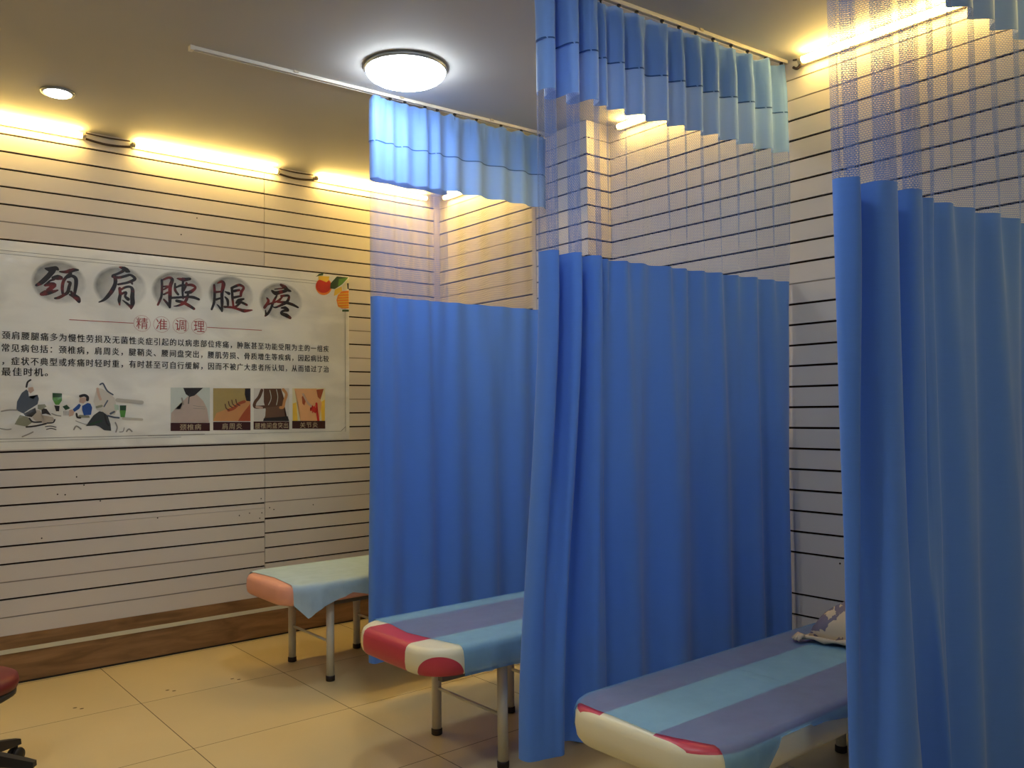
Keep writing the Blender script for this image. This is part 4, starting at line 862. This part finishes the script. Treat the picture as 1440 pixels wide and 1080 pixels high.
# ink-wash discs behind the title characters
for (cx, cz, rx, rz) in CIRCLES:
    bm = bmesh.new(); uv = bm.loops.layers.uv.new('UVMap')
    v = [bm.verts.new((cx+rx*math.cos(a*PI/24), YB-0.0006, cz+rz*math.sin(a*PI/24))) for a in range(48)]
    f = bm.faces.new(v)
    for lp, a in zip(f.loops, range(48)): lp[uv].uv = (math.cos(a*PI/24), math.sin(a*PI/24))
    if f.normal.y > 0: f.normal_flip()
    mesh_obj('ink_wash_disc', bm, M['wash_disc'], ban)
for ch in STROKES:
    P = []
    for st in ch: P += stroke_polys('ink_red', [(a, b, w*1.22) for a, b, w in st])
    flat('title_character', P, layer=1, step=0.000004)

def text_mesh(name, s, mk, x0, x1, z0, z1, parent=ban, layer=1, bold=0.0, spacing=1.0, shear=0.0):
    cu = bpy.data.curves.new('lettering', 'FONT'); cu.body = s; cu.size = 1.0; cu.space_character = spacing
    cu.offset = bold; cu.resolution_u = 3; cu.shear = shear
    ob = bpy.data.objects.new('lettering', cu); col.objects.link(ob)
    dg = bpy.context.evaluated_depsgraph_get(); dg.update()
    me = bpy.data.meshes.new_from_object(ob.evaluated_get(dg), preserve_all_data_layers=False, depsgraph=dg)
    col.objects.unlink(ob); bpy.data.objects.remove(ob); bpy.data.curves.remove(cu)
    me.name = name
    if name == 'text_line':      # printed bold: a second impression a hair to the side
        bmt = bmesh.new(); bmt.from_mesh(me); g_ = bmesh.ops.duplicate(bmt, geom=bmt.verts[:]+bmt.edges[:]+bmt.faces[:])['geom']
        bmesh.ops.translate(bmt, vec=(0.045, 0.012, 0), verts=[q for q in g_ if isinstance(q, bmesh.types.BMVert)])
        bmt.to_mesh(me); bmt.free()
    xs = [v.co.x for v in me.vertices]; ys = [v.co.y for v in me.vertices]
    if not xs: return None
    a, b, c, d = min(xs), max(xs), min(ys), max(ys)
    y = YB - 0.0006 - layer*0.0006
    for v in me.vertices:
        v.co = Vector((x0+(v.co.x-a)/(b-a)*(x1-x0), y, z0+(v.co.y-c)/(d-c)*(z1-z0)))
    me.materials.clear(); me.materials.append(M[mk])
    me.update()
    if me.polygons and me.polygons[0].normal.y > 0: me.flip_normals()
    return link(bpy.data.objects.new(name, me), parent)

for s, cx in zip('精准调理', (1.563, 1.680, 1.797, 1.913)):
    cz = 2.066
    pol = [('textred', [(cx+0.050*math.cos(a*PI/16), cz+0.050*math.sin(a*PI/16)), (cx+0.050*math.cos((a+1)*PI/16), cz+0.050*math.sin((a+1)*PI/16)),
                         (cx+0.0485*math.cos((a+1)*PI/16), cz+0.0485*math.sin((a+1)*PI/16)), (cx+0.0485*math.cos(a*PI/16), cz+0.0485*math.sin(a*PI/16))]) for a in range(32)]
    flat('subtitle_ring', pol, step=0)
    text_mesh('subtitle_character', s, 'textred', cx-0.034, cx+0.034, cz-0.034, cz+0.036, bold=0.0)
flat('subtitle_rule', [rect('textred', 1.155, 2.0625, 1.512, 2.0665)]); flat('subtitle_rule', [rect('textred', 1.965, 2.0625, 2.335, 2.0665)])
ROWS = [('颈肩腰腿痛多为慢性劳损及无菌性炎症引起的以病患部位疼痛，肿胀甚至功能受限为主的一组疾', 0.812, 2.832, 1.957),
        ('常见病包括：颈椎病，肩周炎，腱鞘炎、腰间盘突出，腰肌劳损、骨质增生等疾病，因起病比较', 0.812, 2.832, 1.886),
        ('，症状不典型或疼痛时轻时重，有时甚至可自行缓解，因而不被广大患者所认知，从而错过了治', 0.815, 2.832, 1.812),
        ('最佳时机。', 0.812, 1.045, 1.752)]
for s, x0, x1, zc in ROWS:
    text_mesh('text_line', s, 'textblack', x0, x1, zc-0.024, zc+0.024, bold=0.0, spacing=1.22)
flat('ink_painting', expand(PAINT[:-0] if False else [p for p in PAINT if p[1][0][0] < 2.6]), step=0.000008)
flat('lantern_print', expand([p for p in PAINT if p[1][0][0] >= 2.6]), step=0.000008, layer=1)
CT = ['颈椎病', '肩周炎', '腰椎间盘突出', '关节炎']
for pic, cap, s in zip(PICS, CAPS, CT):
    p = flat('picture_panel', expand(pic), step=0.000015)
    flat('caption_strip', expand([cap]), parent=p, layer=1)
    xs = [q[0] for q in cap[1]]; zs = [q[1] for q in cap[1]]
    w = max(xs)-min(xs); cx = (max(xs)+min(xs))/2; hw = w*(0.46 if len(s) > 4 else 0.27)
    text_mesh('caption_text', s, 'textcream', cx-hw, cx+hw, min(zs)+0.009, max(zs)-0.010, parent=p, layer=2.4, bold=0.0, spacing=1.1)
# clear film, slightly wavy, in front
bm = bmesh.new(); N1, N2 = 110, 50; g = {}
for i in range(N1+1):
    for j in range(N2+1):
        x = 0.45 + 2.543*i/N1; z = 1.313 + 1.18*j/N2
        e = min(1, min(i, N1-i, j, N2-j)/4)
        w = 0.0035*noise.noise(Vector((x*3.1, z*2.2, 0))) + 0.0022*noise.noise(Vector(((x+z)*9, (x-z)*2.5, 3)))
        # raised crease running up to the right across the lower left
        d = ((z-1.52) - 0.52*(x-1.00))/1.13
        w += 0.010*math.exp(-(d/0.028)**2)*smooth(0.72, 0.85, x)*(1-smooth(1.12, 1.32, x))
        g[i, j] = bm.verts.new((x, YB-0.0042-0.004*e - max(-0.003, w)*e, z))
for i in range(N1):
    for j in range(N2): bm.faces.new((g[i, j], g[i+1, j], g[i+1, j+1], g[i, j+1]))
mesh_obj('clear_film', bm, M['film'], ban, True)

# ------------------------------------------------------------------ world, camera, colour
w = bpy.data.worlds.new('room_ambient'); sc.world = w; w.use_nodes = True
w.node_tree.nodes['Background'].inputs[0].default_value = (0.5, 0.6, 0.8, 1); w.node_tree.nodes['Background'].inputs[1].default_value = 0.02

yaw, pitch, roll = math.radians(50.42814768), math.radians(1.9263448), math.radians(-0.6455908)
f = Vector((math.cos(yaw)*math.cos(pitch), math.sin(yaw)*math.cos(pitch), math.sin(pitch)))
r = Vector((math.sin(yaw), -math.cos(yaw), 0)); u = r.cross(f)
r2 = r*math.cos(roll) + u*math.sin(roll); u2 = -r*math.sin(roll) + u*math.cos(roll)
cd = bpy.data.cameras.new('camera'); cam = bpy.data.objects.new('camera', cd); col.objects.link(cam)
cam.matrix_world = Matrix(((r2.x, u2.x, -f.x, 0), (r2.y, u2.y, -f.y, 0), (r2.z, u2.z, -f.z, H_CAM), (0, 0, 0, 1)))
cd.sensor_width = 36.0; cd.lens = 1189.7612645848697/1440*36.0; cd.clip_start = 0.05
sc.camera = cam
sc.view_settings.view_transform = 'Standard'; sc.view_settings.look = 'None'; sc.view_settings.gamma = 1.0
sc.view_settings.use_curve_mapping = False
sc.view_settings.exposure = 0.24
sc.cycles.transparent_max_bounces = 32
sc.cycles.max_bounces = 8
